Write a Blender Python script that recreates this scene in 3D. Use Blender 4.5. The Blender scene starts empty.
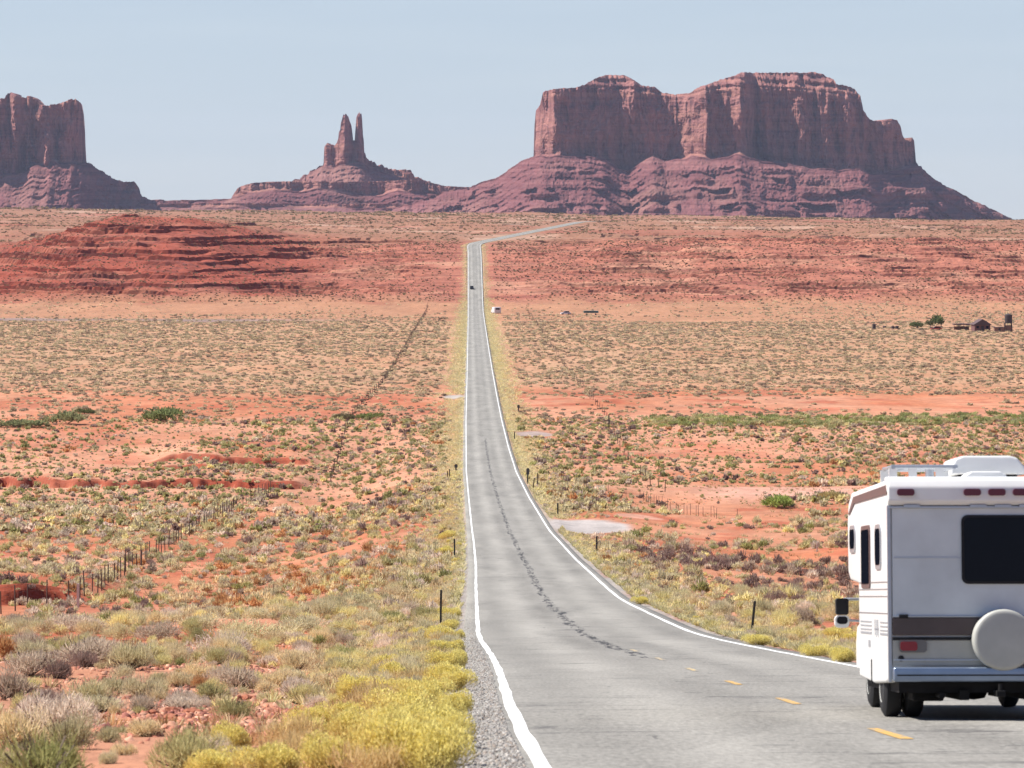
import bpy, bmesh, math, random
import numpy as np
from mathutils import Vector, Matrix
C = bpy.context.scene
COL = C.collection
PI = math.pi
# ------------------------------------------------------------------ camera, sky, sun, exposure
F = 4000.0            # focal length in pixels; eye height is z = 0, horizon on row 214
cam_d = bpy.data.cameras.new('camera'); cam = bpy.data.objects.new('camera', cam_d); COL.objects.link(cam)
cam.rotation_euler = (PI/2, 0, 0)
cam_d.sensor_width = 36; cam_d.lens = F/1024*36; cam_d.shift_y = -170/1024
cam_d.clip_start = 0.5; cam_d.clip_end = 80000
cam_d.dof.use_dof = True; cam_d.dof.focus_distance = 420; cam_d.dof.aperture_fstop = 9
C.camera = cam
SUN_AZ, SUN_EL = math.radians(80), math.radians(52)        # azimuth to the left of the view axis
to_sun = Vector((-math.sin(SUN_AZ)*math.cos(SUN_EL), math.cos(SUN_AZ)*math.cos(SUN_EL), math.sin(SUN_EL)))
w = bpy.data.worlds.new('World'); C.world = w; w.use_nodes = True
nt = w.node_tree; bg = nt.nodes['Background']
sky = nt.nodes.new('ShaderNodeTexSky'); sky.sky_type = 'NISHITA'; sky.sun_disc = False
sky.sun_elevation = SUN_EL; sky.sun_rotation = -SUN_AZ
sky.altitude = 1600; sky.air_density = 1.0; sky.dust_density = 0.08; sky.ozone_density = 3.1
bg.inputs['Strength'].default_value = 0.062
tint = nt.nodes.new('ShaderNodeMix'); tint.data_type = 'RGBA'; tint.blend_type = 'MULTIPLY'; tint.inputs[0].default_value = 1
nt.links.new(sky.outputs[0], tint.inputs[6]); tint.inputs[7].default_value = (.985, .94, 1.03, 1)
tc = nt.nodes.new('ShaderNodeTexCoord'); vm = nt.nodes.new('ShaderNodeVectorMath'); vm.operation = 'MULTIPLY'; vm.inputs[1].default_value = (9, 9, 130)
nt.links.new(tc.outputs['Generated'], vm.inputs[0]); nz = nt.nodes.new('ShaderNodeTexNoise'); nz.inputs['Scale'].default_value = 1; nz.inputs['Detail'].default_value = 5
nt.links.new(vm.outputs[0], nz.inputs['Vector'])
rp_ = nt.nodes.new('ShaderNodeValToRGB'); rp_.color_ramp.elements[0].position = .45; rp_.color_ramp.elements[0].color = (1, 1, 1, 1); rp_.color_ramp.elements[1].position = .8; rp_.color_ramp.elements[1].color = (1.16, 1.11, 1.06, 1)
nt.links.new(nz.outputs['Fac'], rp_.inputs[0])
cl_ = nt.nodes.new('ShaderNodeMix'); cl_.data_type = 'RGBA'; cl_.blend_type = 'MULTIPLY'; cl_.inputs[0].default_value = 1
nt.links.new(tint.outputs[2], cl_.inputs[6]); nt.links.new(rp_.outputs[0], cl_.inputs[7]); sx_ = nt.nodes.new('ShaderNodeSeparateXYZ'); nt.links.new(tc.outputs['Generated'], sx_.inputs[0])
mr = nt.nodes.new('ShaderNodeMapRange'); mr.interpolation_type = 'SMOOTHSTEP'
for k_, v_ in enumerate((0.0, 0.30, 0.72, 0.0)): mr.inputs[k_+1].default_value = v_
nt.links.new(sx_.outputs['Z'], mr.inputs[0])
hzm = nt.nodes.new('ShaderNodeMix'); hzm.data_type = 'RGBA'; nt.links.new(mr.outputs[0], hzm.inputs[0])      # dusty layer low in the sky
nt.links.new(cl_.outputs[2], hzm.inputs[6]); hzm.inputs[7].default_value = (5.0, 5.75, 6.5, 1); nt.links.new(hzm.outputs[2], bg.inputs['Color'])
sun_d = bpy.data.lights.new('sun', 'SUN'); sun_d.energy = 4.6; sun_d.angle = math.radians(0.5); sun_d.color = (1.0, 0.955, 0.89)
sun = bpy.data.objects.new('sun', sun_d); COL.objects.link(sun)
sun.rotation_euler = to_sun.to_track_quat('Z', 'Y').to_euler()
C.view_settings.view_transform = 'Standard'; C.view_settings.look = 'None'; C.view_settings.gamma = 1
C.view_settings.use_curve_mapping = False; C.view_settings.exposure = 0.88
C.cycles.max_bounces = 6; C.cycles.diffuse_bounces = 4; C.cycles.transmission_bounces = 4; C.cycles.glossy_bounces = 2; C.cycles.volume_bounces = 0
C.cycles.transparent_max_bounces = 4
rng = np.random.default_rng(7); random.seed(7)

# ------------------------------------------------------------------ helpers
def tag(o, label=None, cat=None, group=None, kind=None):
    if label: o['label'] = label
    if cat: o['category'] = cat
    if group: o['group'] = group
    if kind: o['kind'] = kind
    return o
def empty(name, loc=(0, 0, 0), rot=(0, 0, 0)):
    o = bpy.data.objects.new(name, None); COL.objects.link(o); o.location = loc; o.rotation_euler = rot
    o.empty_display_size = 0.3
    return o
def link_mesh(name, me, mat, parent=None):
    o = bpy.data.objects.new(name, me); COL.objects.link(o)
    if mat: me.materials.append(mat)
    if parent: o.parent = parent
    return o
def np_mesh(name, V, Q, k=4, tint=None, smooth=False, attrs=None):
    """mesh from numpy verts (n,3) and faces (m,k)"""
    me = bpy.data.meshes.new(name)
    V = np.ascontiguousarray(V, dtype=np.float32); Q = np.ascontiguousarray(Q, dtype=np.int32)
    me.vertices.add(len(V)); me.vertices.foreach_set('co', V.ravel())
    me.loops.add(Q.size); me.loops.foreach_set('vertex_index', Q.ravel())
    me.polygons.add(len(Q)); me.polygons.foreach_set('loop_start', np.arange(0, Q.size, k, dtype=np.int32))
    me.polygons.foreach_set('loop_total', np.full(len(Q), k, dtype=np.int32))
    if smooth: me.polygons.foreach_set('use_smooth', np.ones(len(Q), dtype=bool))
    if tint is not None:
        a = me.color_attributes.new('tint', 'FLOAT_COLOR', 'POINT')
        t = np.ones((len(V), 4), dtype=np.float32); t[:, :3] = tint
        a.data.foreach_set('color', t.ravel())
    for nm, arr in (attrs or {}).items():
        a = me.attributes.new(nm, 'FLOAT', 'POINT'); a.data.foreach_set('value', np.ascontiguousarray(arr, dtype=np.float32))
    me.update(calc_edges=True)
    return me
def hashn(ix, iy, seed):
    h = (ix.astype(np.int64)*374761393 + iy.astype(np.int64)*668265263 + seed*974634777) & 0xffffffff
    h = ((h ^ (h >> 13))*1274126177) & 0xffffffff
    h = ((h ^ (h >> 16))*2246822519) & 0xffffffff
    return ((h ^ (h >> 15)) & 0xffffff)/float(0xffffff)
def vn(x, y, seed=0):
    """value noise in -1..1"""
    x = np.asarray(x, dtype=np.float64); y = np.asarray(y, dtype=np.float64)
    x, y = np.broadcast_arrays(x, y)
    ix = np.floor(x); iy = np.floor(y); fx = x-ix; fy = y-iy
    fx = fx*fx*fx*(fx*(fx*6-15)+10); fy = fy*fy*fy*(fy*(fy*6-15)+10)
    ix = ix.astype(np.int64); iy = iy.astype(np.int64)
    a = hashn(ix, iy, seed); b = hashn(ix+1, iy, seed); c = hashn(ix, iy+1, seed); d = hashn(ix+1, iy+1, seed)
    return (a*(1-fx)*(1-fy)+b*fx*(1-fy)+c*(1-fx)*fy+d*fx*fy)*2-1
def fbm(x, y, seed=0, oct=4, gain=.5):
    r = 0; a = 1; t = 0
    for i in range(oct):
        r = r+a*vn(x*2**i+i*17.3, y*2**i-i*9.1, seed+i); t += a; a *= gain
    return r/t
def ss(x, a, b):
    t = np.clip((np.asarray(x, dtype=np.float64)-a)/(b-a), 0, 1); return t*t*(3-2*t)
def gsm(a, n):
    k = np.exp(-np.linspace(-2.2, 2.2, 2*n+1)**2); k /= k.sum()
    return np.convolve(np.pad(a, n, mode='edge'), k, mode='valid')

def mat(name):
    m = bpy.data.materials.new(name); m.use_nodes = True
    nt = m.node_tree; b = nt.nodes['Principled BSDF']
    return m, nt, b
def N(nt, typ, **kw):
    n = nt.nodes.new(typ)
    for k, v in kw.items():
        if k in n.inputs.keys() if hasattr(n.inputs, 'keys') else False: n.inputs[k].default_value = v
        else: setattr(n, k, v)
    return n
def math_n(nt, op, a, b=None, c=None):
    n = nt.nodes.new('ShaderNodeMath'); n.operation = op
    for i, v in enumerate((a, b, c)):
        if v is None: continue
        if hasattr(v, 'node'): nt.links.new(v, n.inputs[i])
        else: n.inputs[i].default_value = v
    return n.outputs[0]
def noise_n(nt, vec, scale, detail=4, rough=.55):
    n = nt.nodes.new('ShaderNodeTexNoise'); n.inputs['Scale'].default_value = scale
    n.inputs['Detail'].default_value = detail; n.inputs['Roughness'].default_value = rough
    if vec is not None: nt.links.new(vec, n.inputs['Vector'])
    return n.outputs['Fac']
def ramp_n(nt, fac, stops):
    n = nt.nodes.new('ShaderNodeValToRGB')
    while len(n.color_ramp.elements) < len(stops): n.color_ramp.elements.new(.5)
    for e, (p, c) in zip(n.color_ramp.elements, stops):
        e.position = p; e.color = (c[0], c[1], c[2], 1) if isinstance(c, tuple) else (c, c, c, 1)
    nt.links.new(fac, n.inputs[0]); return n.outputs[0]
def mix_n(nt, fac, a, b, blend='MIX'):
    n = nt.nodes.new('ShaderNodeMix'); n.data_type = 'RGBA'; n.blend_type = blend
    for s, v in ((n.inputs[0], fac), (n.inputs[6], a), (n.inputs[7], b)):
        if hasattr(v, 'node'): nt.links.new(v, s)
        else: s.default_value = v if not isinstance(v, tuple) else (v[0], v[1], v[2], 1)
    return n.outputs[2]
def scaled_pos(nt, sx, sy, sz):
    g = nt.nodes.new('ShaderNodeNewGeometry')
    m = nt.nodes.new('ShaderNodeVectorMath'); m.operation = 'MULTIPLY'; nt.links.new(g.outputs['Position'], m.inputs[0])
    m.inputs[1].default_value = (sx, sy, sz); return m.outputs[0]
def simple(name, col, rough=.6, metal=0., var=.12, scale=6., spec=.5):
    """painted / plain surface with a little dirt variation"""
    m, nt, b = mat(name)
    tc = nt.nodes.new('ShaderNodeTexCoord')
    f = noise_n(nt, tc.outputs['Object'], scale, 5)
    f = ramp_n(nt, f, [(.25, 1-var), (.75, 1+var*.4)])
    c = mix_n(nt, 1.0, (col[0], col[1], col[2]), f, 'MULTIPLY')
    nt.links.new(c, b.inputs['Base Color'])
    b.inputs['Roughness'].default_value = rough; b.inputs['Metallic'].default_value = metal
    b.inputs['Specular IOR Level'].default_value = spec
    return m

# ------------------------------------------------------------------ road profile, recovered from the photograph's perspective
KY = [-80, -40, 0, 32, 46, 59, 75, 102, 131, 195, 277, 360, 466, 560, 660, 786, 900, 1120, 1400, 1700, 1900, 1985, 2080, 2250, 2300, 2600, 3200, 3600, 4500, 5200, 6200, 7000, 13000]
KZ = [-1.6, -1.2, -1.4, -4.43, -5.76, -7.0, -8.55, -11.1, -13.75, -18.8, -24.0, -28.6, -33.0, -36.2, -38.6, -40.5, -41.9, -43.9, -45.2, -46.2, -46.4, -43.5, -35, -20.2, -17.2, -11.7, -6.4, -5.0, 0.0, -14, -40, -42, -42]
TY = np.arange(-80, 13001, 1.0)
TZ = np.interp(TY, KY, KZ)
_s1 = gsm(TZ, 6); _s2 = gsm(TZ, 28); _s3 = gsm(TZ, 60)
TZ = np.where(TY < 90, _s1, np.where(TY < 1500, _s2, np.where(TY < 2700, _s2, _s3)))
TZ = gsm(TZ, 5)
def P(Y): return np.interp(Y, TY, TZ)
def row0(Y): return 214-F*P(Y)/np.maximum(Y, 1)
_rows = row0(TY[(TY > 25)]); _ys = TY[TY > 25]
def Y_of_row(r):
    i = int(np.argmax(_rows < r)); return float(_ys[i])
LR = [(768, 545.6), (734, 523.7), (705, 510), (693, 506), (672, 500), (655, 491.5), (640, 481), (633, 478.3), (614, 477.2), (585, 476), (565, 476), (540, 473.6), (520, 471), (500, 469), (470, 466.3), (420, 466), (343, 467.8), (300, 468.5), (252, 468.4)]
kx = [(Y_of_row(r), (p-512)*Y_of_row(r)/F) for r, p in LR]
KXY = [-80, 0] + [a for a, b in kx] + [2290, 2330, 2600, 3200, 3450, 4500, 13000]
KXX = [1.5, .62] + [b for a, b in kx] + [-25.5, -23, 8.5, 50.5, 80, 330, 330]
TXL = np.interp(TY, KXY, KXX)
TXL = np.where(TY < 180, gsm(TXL, 3), np.where(TY < 2000, gsm(TXL, 10), gsm(TXL, 40)))
W_ROAD = 7.0
def XL(Y): return np.interp(Y, TY, TXL)
def XC(Y): return XL(Y)+W_ROAD/2

# ------------------------------------------------------------------ terrain
BANKS = ((576, 4, -25, -42, 1.25, 31), (640, 3, -42, -52, .8, 33), (668, 3, -27, -37, .9, 35), (279, 3, -29.5, -38, 1.5, 37))
def bank_y(X, yb, amp, sd):
    return yb+amp*vn(X/9, 0*X, sd)+2.0*vn(X/2.3, 0*X, sd+1)+.9*vn(X/1.1, 0*X, sd+2)+.25*(X+30)*(1 if sd in (33, 35) else 0)
def zt(X, Y):
    X = np.asarray(X, dtype=np.float64); Y = np.asarray(Y, dtype=np.float64)
    X, Y = np.broadcast_arrays(X, Y)
    s = X-XC(Y); a = np.abs(s)
    z = P(Y)
    off = ss(a, 5.0, 14.0)
    z = z+off*(.55*fbm(X/42, Y/42, 3, 2)+.2*fbm(X/9, Y/9, 5, 2)) + ss(a, 4.6, 8)*.07*fbm(X/1.6, Y/1.6, 9, 3)
    # land falls away on the left of the embankment
    z = z-2.7*ss(-s, 8, 22)*ss(Y, 110, 260)*(1-ss(Y, 640, 800))
    z = z-0.7*ss(s, 9, 22)*ss(Y, 110, 260)*(1-ss(Y, 420, 640))
    z = z-0.35*ss(a, 4.2, 6.5)*ss(Y, 20, 60)*(1-ss(Y, 300, 2000)*.6)
    # cut banks of the dry wash
    for (yb, amp, s0, s1, h, sd) in BANKS:
        yy = bank_y(X, yb, amp, sd)
        msk = ss(-s, -s0, -s0+4)
        if sd in (33, 35): msk = msk*(1-ss(-s, 52, 58))
        h = h*(1.05+.30*vn(X/7, 0*X, sd+11)+.18*vn(X/1.7, 0*X, sd+12))
        z = z+h*msk*(.7*ss(Y-yy, -.25, .3)+.3*ss(Y-yy-1.2-.8*vn(X/3, 0*X, sd+7), -.25, .3))*(1-ss(Y-yy, 20, 75))
    # right wash bank
    yy = 300+4*vn(X/10, 0*X, 51)+1.2*vn(X/2.4, 0*X, 52)
    z = z+.8*ss(s, 22, 28)*ss(Y-yy, -.3, .3)*(1-ss(Y-yy, 20, 60))
    # ledged badlands
    far = ss(Y, 1960, 2240)
    z = z+off*far*(3.2*fbm(X/120, Y/190, 61, 3)+1.0*fbm(X/26, Y/60, 64, 2))*ss(a, 8, 60)
    hill = 15*(1-ss(np.abs(X+203+5*vn(Y/25, X/40, 69)), 18, 88))
    hill = hill*ss(Y, 1975, 2215)*(1-ss(Y, 2300, 2650))
    z = z+hill*(1+.12*fbm(X/20, Y/50, 68, 3))
    z = z+3*np.exp(-((X-180)/90.)**2)*ss(Y, 1990, 2250)*(1-ss(Y, 2300, 2600))
    tm = ss(a, 10, 45)*ss(Y, 1960, 2030)*(1-ss(Y, 2700, 3400))
    str_ = (.68+.32*(1-ss(np.abs(X+205), 75, 120)))*tm
    hh = 2.3+.0*X
    zz = z/hh+.35*np.sin(z*.83)+.10*fbm(X/55, Y/90, 71, 3)
    fr = zz-np.floor(zz)
    pat = ss(fbm(X/30, np.floor(zz)*3.7, 77, 3), -.35, .1)
    z = z+str_*pat*hh*(ss(fr, .64-.02*vn(X/14, np.floor(zz)*5.1, 79), .69)-fr)
    z = z+tm*(1-ss(Y, 2330, 2500))*(.75*fbm(X/5, Y/7, 81, 4)+.9*fbm(X/17, Y/70, 83, 3))
    # far crest, higher on the left
    z = z-X/576.*7.*ss(Y, 2700, 4400)*(1-ss(Y, 5000, 6500))
    z = z+ss(Y, 2700, 3600)*(1-ss(Y, 5200, 6800))*ss(a, 15, 90)*2.0*fbm(X/140, Y/260, 75, 3)
    return z
def hit(px, row, lift=0.):
    """world point where the sight line through a pixel meets the terrain"""
    X = (px-512)*HY/F; r = 214-F*zt(X, HY)/HY
    i = np.nonzero(r <= row)[0]; i = max(int(i[0]), 1) if len(i) else len(HY)-1
    t = np.clip((r[i-1]-row)/max(r[i-1]-r[i], 1e-6), 0, 1); Yh = HY[i-1]+(HY[i]-HY[i-1])*t; Xh = (px-512)*Yh/F
    return float(Xh), float(Yh), float(zt(np.array([Xh]), np.array([Yh]))[0])+lift
HY = np.exp(np.arange(math.log(28), math.log(5000), .005))

# sampling rows: roughly half a pixel apart, denser over the banks
yf = np.concatenate([np.arange(-60, 20, 2.), np.arange(20, 13000, .25)])
rf = np.where(yf > 20, row0(np.maximum(yf, 20)), 0)
dens = np.abs(np.gradient(rf, yf))*1.5
dens = np.where(yf < 28, .5, dens)
dens = np.maximum(dens, np.where(yf < 200, 1/.35*0+1.2, 0))
dens = np.maximum(dens, np.where(yf < 800, .35, np.where(yf < 2000, .12, np.where(yf < 2400, 1.15, np.where(yf < 4600, .10, .02)))))
for a, b in ((568, 586), (630, 680), (272, 288), (292, 310)): dens = np.where((yf > a) & (yf < b), 2.6, dens)
dens = np.minimum(dens, 3.)
cum = np.concatenate([[0], np.cumsum((dens[1:]+dens[:-1])/2*np.diff(yf))])
YR = np.interp(np.arange(0, cum[-1], 1.0), cum, yf)
inner = np.concatenate([[-11, -9.5, -8.2, -7.2, -6.4, -5.7, -5.2, -4.8, -4.4, -4.0, -3.4], np.linspace(-2.5, 2.5, 3), [3.4, 4.0, 4.4, 4.8, 5.2, 5.7, 6.4, 7.2, 8.2, 9.5, 11]])
nt_ = 265; tt = np.linspace(0, 1, nt_+1)[1:]
def lat(Y):
    Wd = 22+.172*np.maximum(Y, 0)*1.0
    o = 11+(Wd-11)*tt
    # a few very wide columns carry the sheet to the horizon's sides
    far_ = np.array([Wd*1.25, Wd*1.7, Wd*2.6, Wd*5+400])
    o = np.concatenate([o, far_])
    return np.concatenate([-o[::-1], inner, o])
SX = np.array([lat(y) for y in YR])
GX = SX+XC(YR)[:, None]; GY = np.repeat(YR[:, None], SX.shape[1], 1)
GZ = zt(GX, GY)
ga = np.abs(SX)
GZ = GZ-np.where(ga < 4.45, .10+np.clip(GY-300, 0, 3000)*.00012, 0)*1.0
nr, ncol = GX.shape

# soil colour, as the land itself is coloured
def soil(X, Y):
    s = X-XC(Y); a = np.abs(s)
    c = np.zeros(X.shape+(3,))
    red = np.array((.385, .138, .069)); pink = np.array((.435, .222, .140)); tan = np.array((.385, .240, .145))
    brick = np.array((.275, .070, .043)); rose = np.array((.36, .150, .100)); ftan = np.array((.275, .138, .088)); grav = np.array((.29, .262, .24))
    def mixc(c, col, f): f = np.clip(f, 0, 1)[..., None]; return c*(1-f)+col*f
    n1 = fbm(X/22, Y/40, 101, 4); n2 = fbm(X/60, Y/140, 105, 3); n3 = fbm(X/7, Y/12, 109, 3)
    c[:] = red*.55+pink*.45
    c = mixc(c, pink, ss(n1, -.1, .45)*.85)
    c = mixc(c, red, ss(-n1, .05, .4)*.85)
    c = mixc(c, np.array((.33, .085, .045)), ss(n3, .05, .45)*.7)
    # pale sand reaches
    c = mixc(c, pink*1.08, ss(Y, 470, 560)*(1-ss(Y, 800, 900))*.75)
    c = mixc(c, np.array((.50, .275, .205)), (1-ss(np.abs(Y-505-8*n2), 12, 34))*ss(s, 20, 32)*.9)
    c = mixc(c, red, ss(n1+n2, .05, .5)*ss(Y, 470, 560)*(1-ss(Y, 950, 1100))*.75)
    c = mixc(c, np.array((.36, .10, .055)), ss(fbm(X/16, Y/45, 145, 4), .12, .5)*ss(Y, 560, 640)*(1-ss(Y, 950, 1080))*.6)
    # scrub plain
    f = ss(Y+60*n2, 900, 1060)
    c = mixc(c, tan, f*(.75+.25*n1))
    c = mixc(c, np.array((.38, .15, .09)), f*ss(n1, .25, .6)*.45)
    c = mixc(c, np.array((.345, .17, .098)), ss(Y+40*n2, 1640, 1780)*.8)
    # grey band across the valley floor on the left, bare tan strip beyond it
    c = mixc(c, np.array((.21, .17, .17)), (1-ss(np.abs(Y-1752-10*n2), 10, 34))*ss(-s, 30, 120)*.75)
    # badlands
    b = ss(Y+38*n1+22*fbm(X/14, Y/20, 143, 3), 1960, 2045)
    right = ss(X+25*n1, -150, -20)
    c = mixc(c, brick, b)
    moundf = 1-ss(np.abs(X+203)+14*n1, 70, 112)
    c = mixc(c, np.array((.275, .110, .073)), b*(1-moundf)*(1-right)*.8)
    c = mixc(c, rose, b*right*.75)
    c = mixc(c, np.array((.40, .20, .13)), b*ss(fbm(X/40, Y/22, 141, 4), .0, .45)*(.25+.55*right))
    c = mixc(c, np.array((.17, .055, .042)), b*ss(fbm(X/30, Y/5, 121, 5), .02, .35)*.65)
    # paler beds on top
    t = ss(Y+60*n2, 2290-60*0, 2420)
    c = mixc(c, ftan, t)
    c = mixc(c, np.array((.40, .26, .19)), t*ss(fbm(X/70, Y/60, 131, 4), .2, .55)*.7)
    c = mixc(c, np.array((.29, .105, .07)), t*ss(fbm(X/160, Y/110, 135, 4), .12, .45)*.7)
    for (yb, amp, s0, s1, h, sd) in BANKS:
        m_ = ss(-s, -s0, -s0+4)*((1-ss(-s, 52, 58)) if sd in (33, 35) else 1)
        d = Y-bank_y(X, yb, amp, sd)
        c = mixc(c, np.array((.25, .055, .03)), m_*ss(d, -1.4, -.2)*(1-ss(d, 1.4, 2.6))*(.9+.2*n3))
    # gravel shoulders
    sh = (1-ss(a+.35*n3, 4.35, 4.9))
    c = mixc(c, grav, sh*(1-ss(Y, 300, 900)*.5))
    # pale verge dust next to the road farther off
    c = mixc(c, np.array((.36, .25, .145)), (1-ss(a, 4.5, 8))*ss(Y, 300, 500)*.6)
    # gravel turnout right of the road and smaller one farther down, plus a pale one on the left
    for (x0, y0, rx, ry, col) in TURN:
        d = np.sqrt(((X-x0)/rx)**2+((Y-y0)/ry)**2)+.18*n3
        c = mixc(c, np.array(col), 1-ss(d, .75, 1.05))
    return c
def _t(px, row, rpx, rrow, col):
    x, y, z = hit(px, row); x2, y2, z2 = hit(px, row-rrow); return (x, y, rpx*y/F, max(abs(y2-y), 3), col)
TURN = []
TURN = [_t(588, 527, 46, 8, (.37, .33, .31)), _t(534, 434, 20, 3, (.35, .27, .24)), _t(454, 397, 12, 2, (.34, .30, .27)), _t(640, 517, 30, 3, (.46, .24, .17))]
TINT = soil(GX, GY).reshape(-1, 3)
idx = np.arange(nr*ncol).reshape(nr, ncol)
Q = np.stack([idx[:-1, :-1], idx[:-1, 1:], idx[1:, 1:], idx[1:, :-1]], -1).reshape(-1, 4)
V = np.stack([GX, GY, GZ], -1).reshape(-1, 3)

def ground_mat():
    m, nt, b = mat('desert_soil')
    at = nt.nodes.new('ShaderNodeAttribute'); at.attribute_name = 'tint'
    p1 = scaled_pos(nt, 1, 1, 1); p2 = scaled_pos(nt, 1, .35, 1)
    n1 = noise_n(nt, p2, .5, 6, .65); n2 = noise_n(nt, p1, 5.0, 5, .7); n3 = noise_n(nt, p2, .06, 5, .6)
    f = math_n(nt, 'ADD', math_n(nt, 'MULTIPLY', n1, .9), math_n(nt, 'MULTIPLY', n2, .55))
    f = math_n(nt, 'ADD', f, math_n(nt, 'MULTIPLY', n3, .75))
    f = math_n(nt, 'ADD', math_n(nt, 'MULTIPLY', math_n(nt, 'SUBTRACT', f, 1.1), 1.15), 1.0)
    cc = nt.nodes.new('ShaderNodeCombineColor')
    for i in range(3): nt.links.new(f, cc.inputs[i])
    c = mix_n(nt, 1.0, at.outputs['Color'], cc.outputs[0], 'MULTIPLY')
    nt.links.new(c, b.inputs['Base Color'])
    b.inputs['Roughness'].default_value = .95; b.inputs['Specular IOR Level'].default_value = .1
    bp = nt.nodes.new('ShaderNodeBump'); bp.inputs['Strength'].default_value = .7; bp.inputs['Distance'].default_value = .25
    nt.links.new(math_n(nt, 'ADD', n1, math_n(nt, 'MULTIPLY', n2, .25)), bp.inputs['Height']); nt.links.new(bp.outputs[0], b.inputs['Normal'])
    return m
gme = np_mesh('ground', V, Q, 4, TINT, smooth=True)
gme.polygons.foreach_set('use_smooth', np.repeat(YR[:-1] < 1950, ncol-1))      # crisp ledges in the badlands
ground = link_mesh('ground', gme, ground_mat())
tag(ground, kind='structure')

# ------------------------------------------------------------------ road
def road_rows(y0, y1):
    m = (YR > y0) & (YR < y1); r = YR[m]
    return r
RY = np.concatenate([np.arange(-30, 20, 2.), np.arange(20, 100, .4), np.arange(100, 260, 1.0), np.arange(260, 800, 2.5), np.arange(800, 1900, 8.), np.arange(1900, 3300, 4.)])
tx = np.gradient(XL(RY), RY)
def road_strip(name, u0, u1, lift, n, m, rows=None, wob=0., kind='structure', skirt=0.):
    R = RY if rows is None else rows
    t = np.gradient(XL(R), R); nx = 1/np.sqrt(1+t*t); ny = -t*nx
    us = np.linspace(0, 1, n)
    A0 = np.full(len(R), u0)+wob*vn(R/3.1, 0*R, 7)+wob*.3*vn(R/1.3, 0*R, 8); A1 = np.full(len(R), u1)+wob*vn(R/2.7, 0*R, 17)+wob*.3*vn(R/1.5, 0*R, 18)
    U = A0[:, None]*(1-us)+A1[:, None]*us
    Xc = XC(R)
    X = Xc[:, None]+U*nx[:, None]; Y = R[:, None]+U*ny[:, None]
    Z = P(R)[:, None]+lift+.012*(1-(U/3.5)**2)
    if skirt:
        X = np.concatenate([X[:, :1]-skirt*.5, X, X[:, -1:]+skirt*.5], 1); Y = np.concatenate([Y[:, :1], Y, Y[:, -1:]], 1)
        Z = np.concatenate([Z[:, :1]-skirt, Z, Z[:, -1:]-skirt], 1); U = np.concatenate([U[:, :1]-.1, U, U[:, -1:]+.1], 1)
    V = np.stack([X, Y, Z], -1).reshape(-1, 3); n2 = X.shape[1]
    i = np.arange(len(R)*n2).reshape(len(R), n2)
    Q = np.stack([i[:-1, :-1], i[:-1, 1:], i[1:, 1:], i[1:, :-1]], -1).reshape(-1, 4)
    me = np_mesh(name, V, Q, 4, None, True, {'across': U.ravel(), 'along': np.repeat(R, n2)})
    o = link_mesh(name, me, m); tag(o, kind=kind); return o
def attr(nt, nm):
    a = nt.nodes.new('ShaderNodeAttribute'); a.attribute_name = nm; return a.outputs['Fac']
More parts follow.
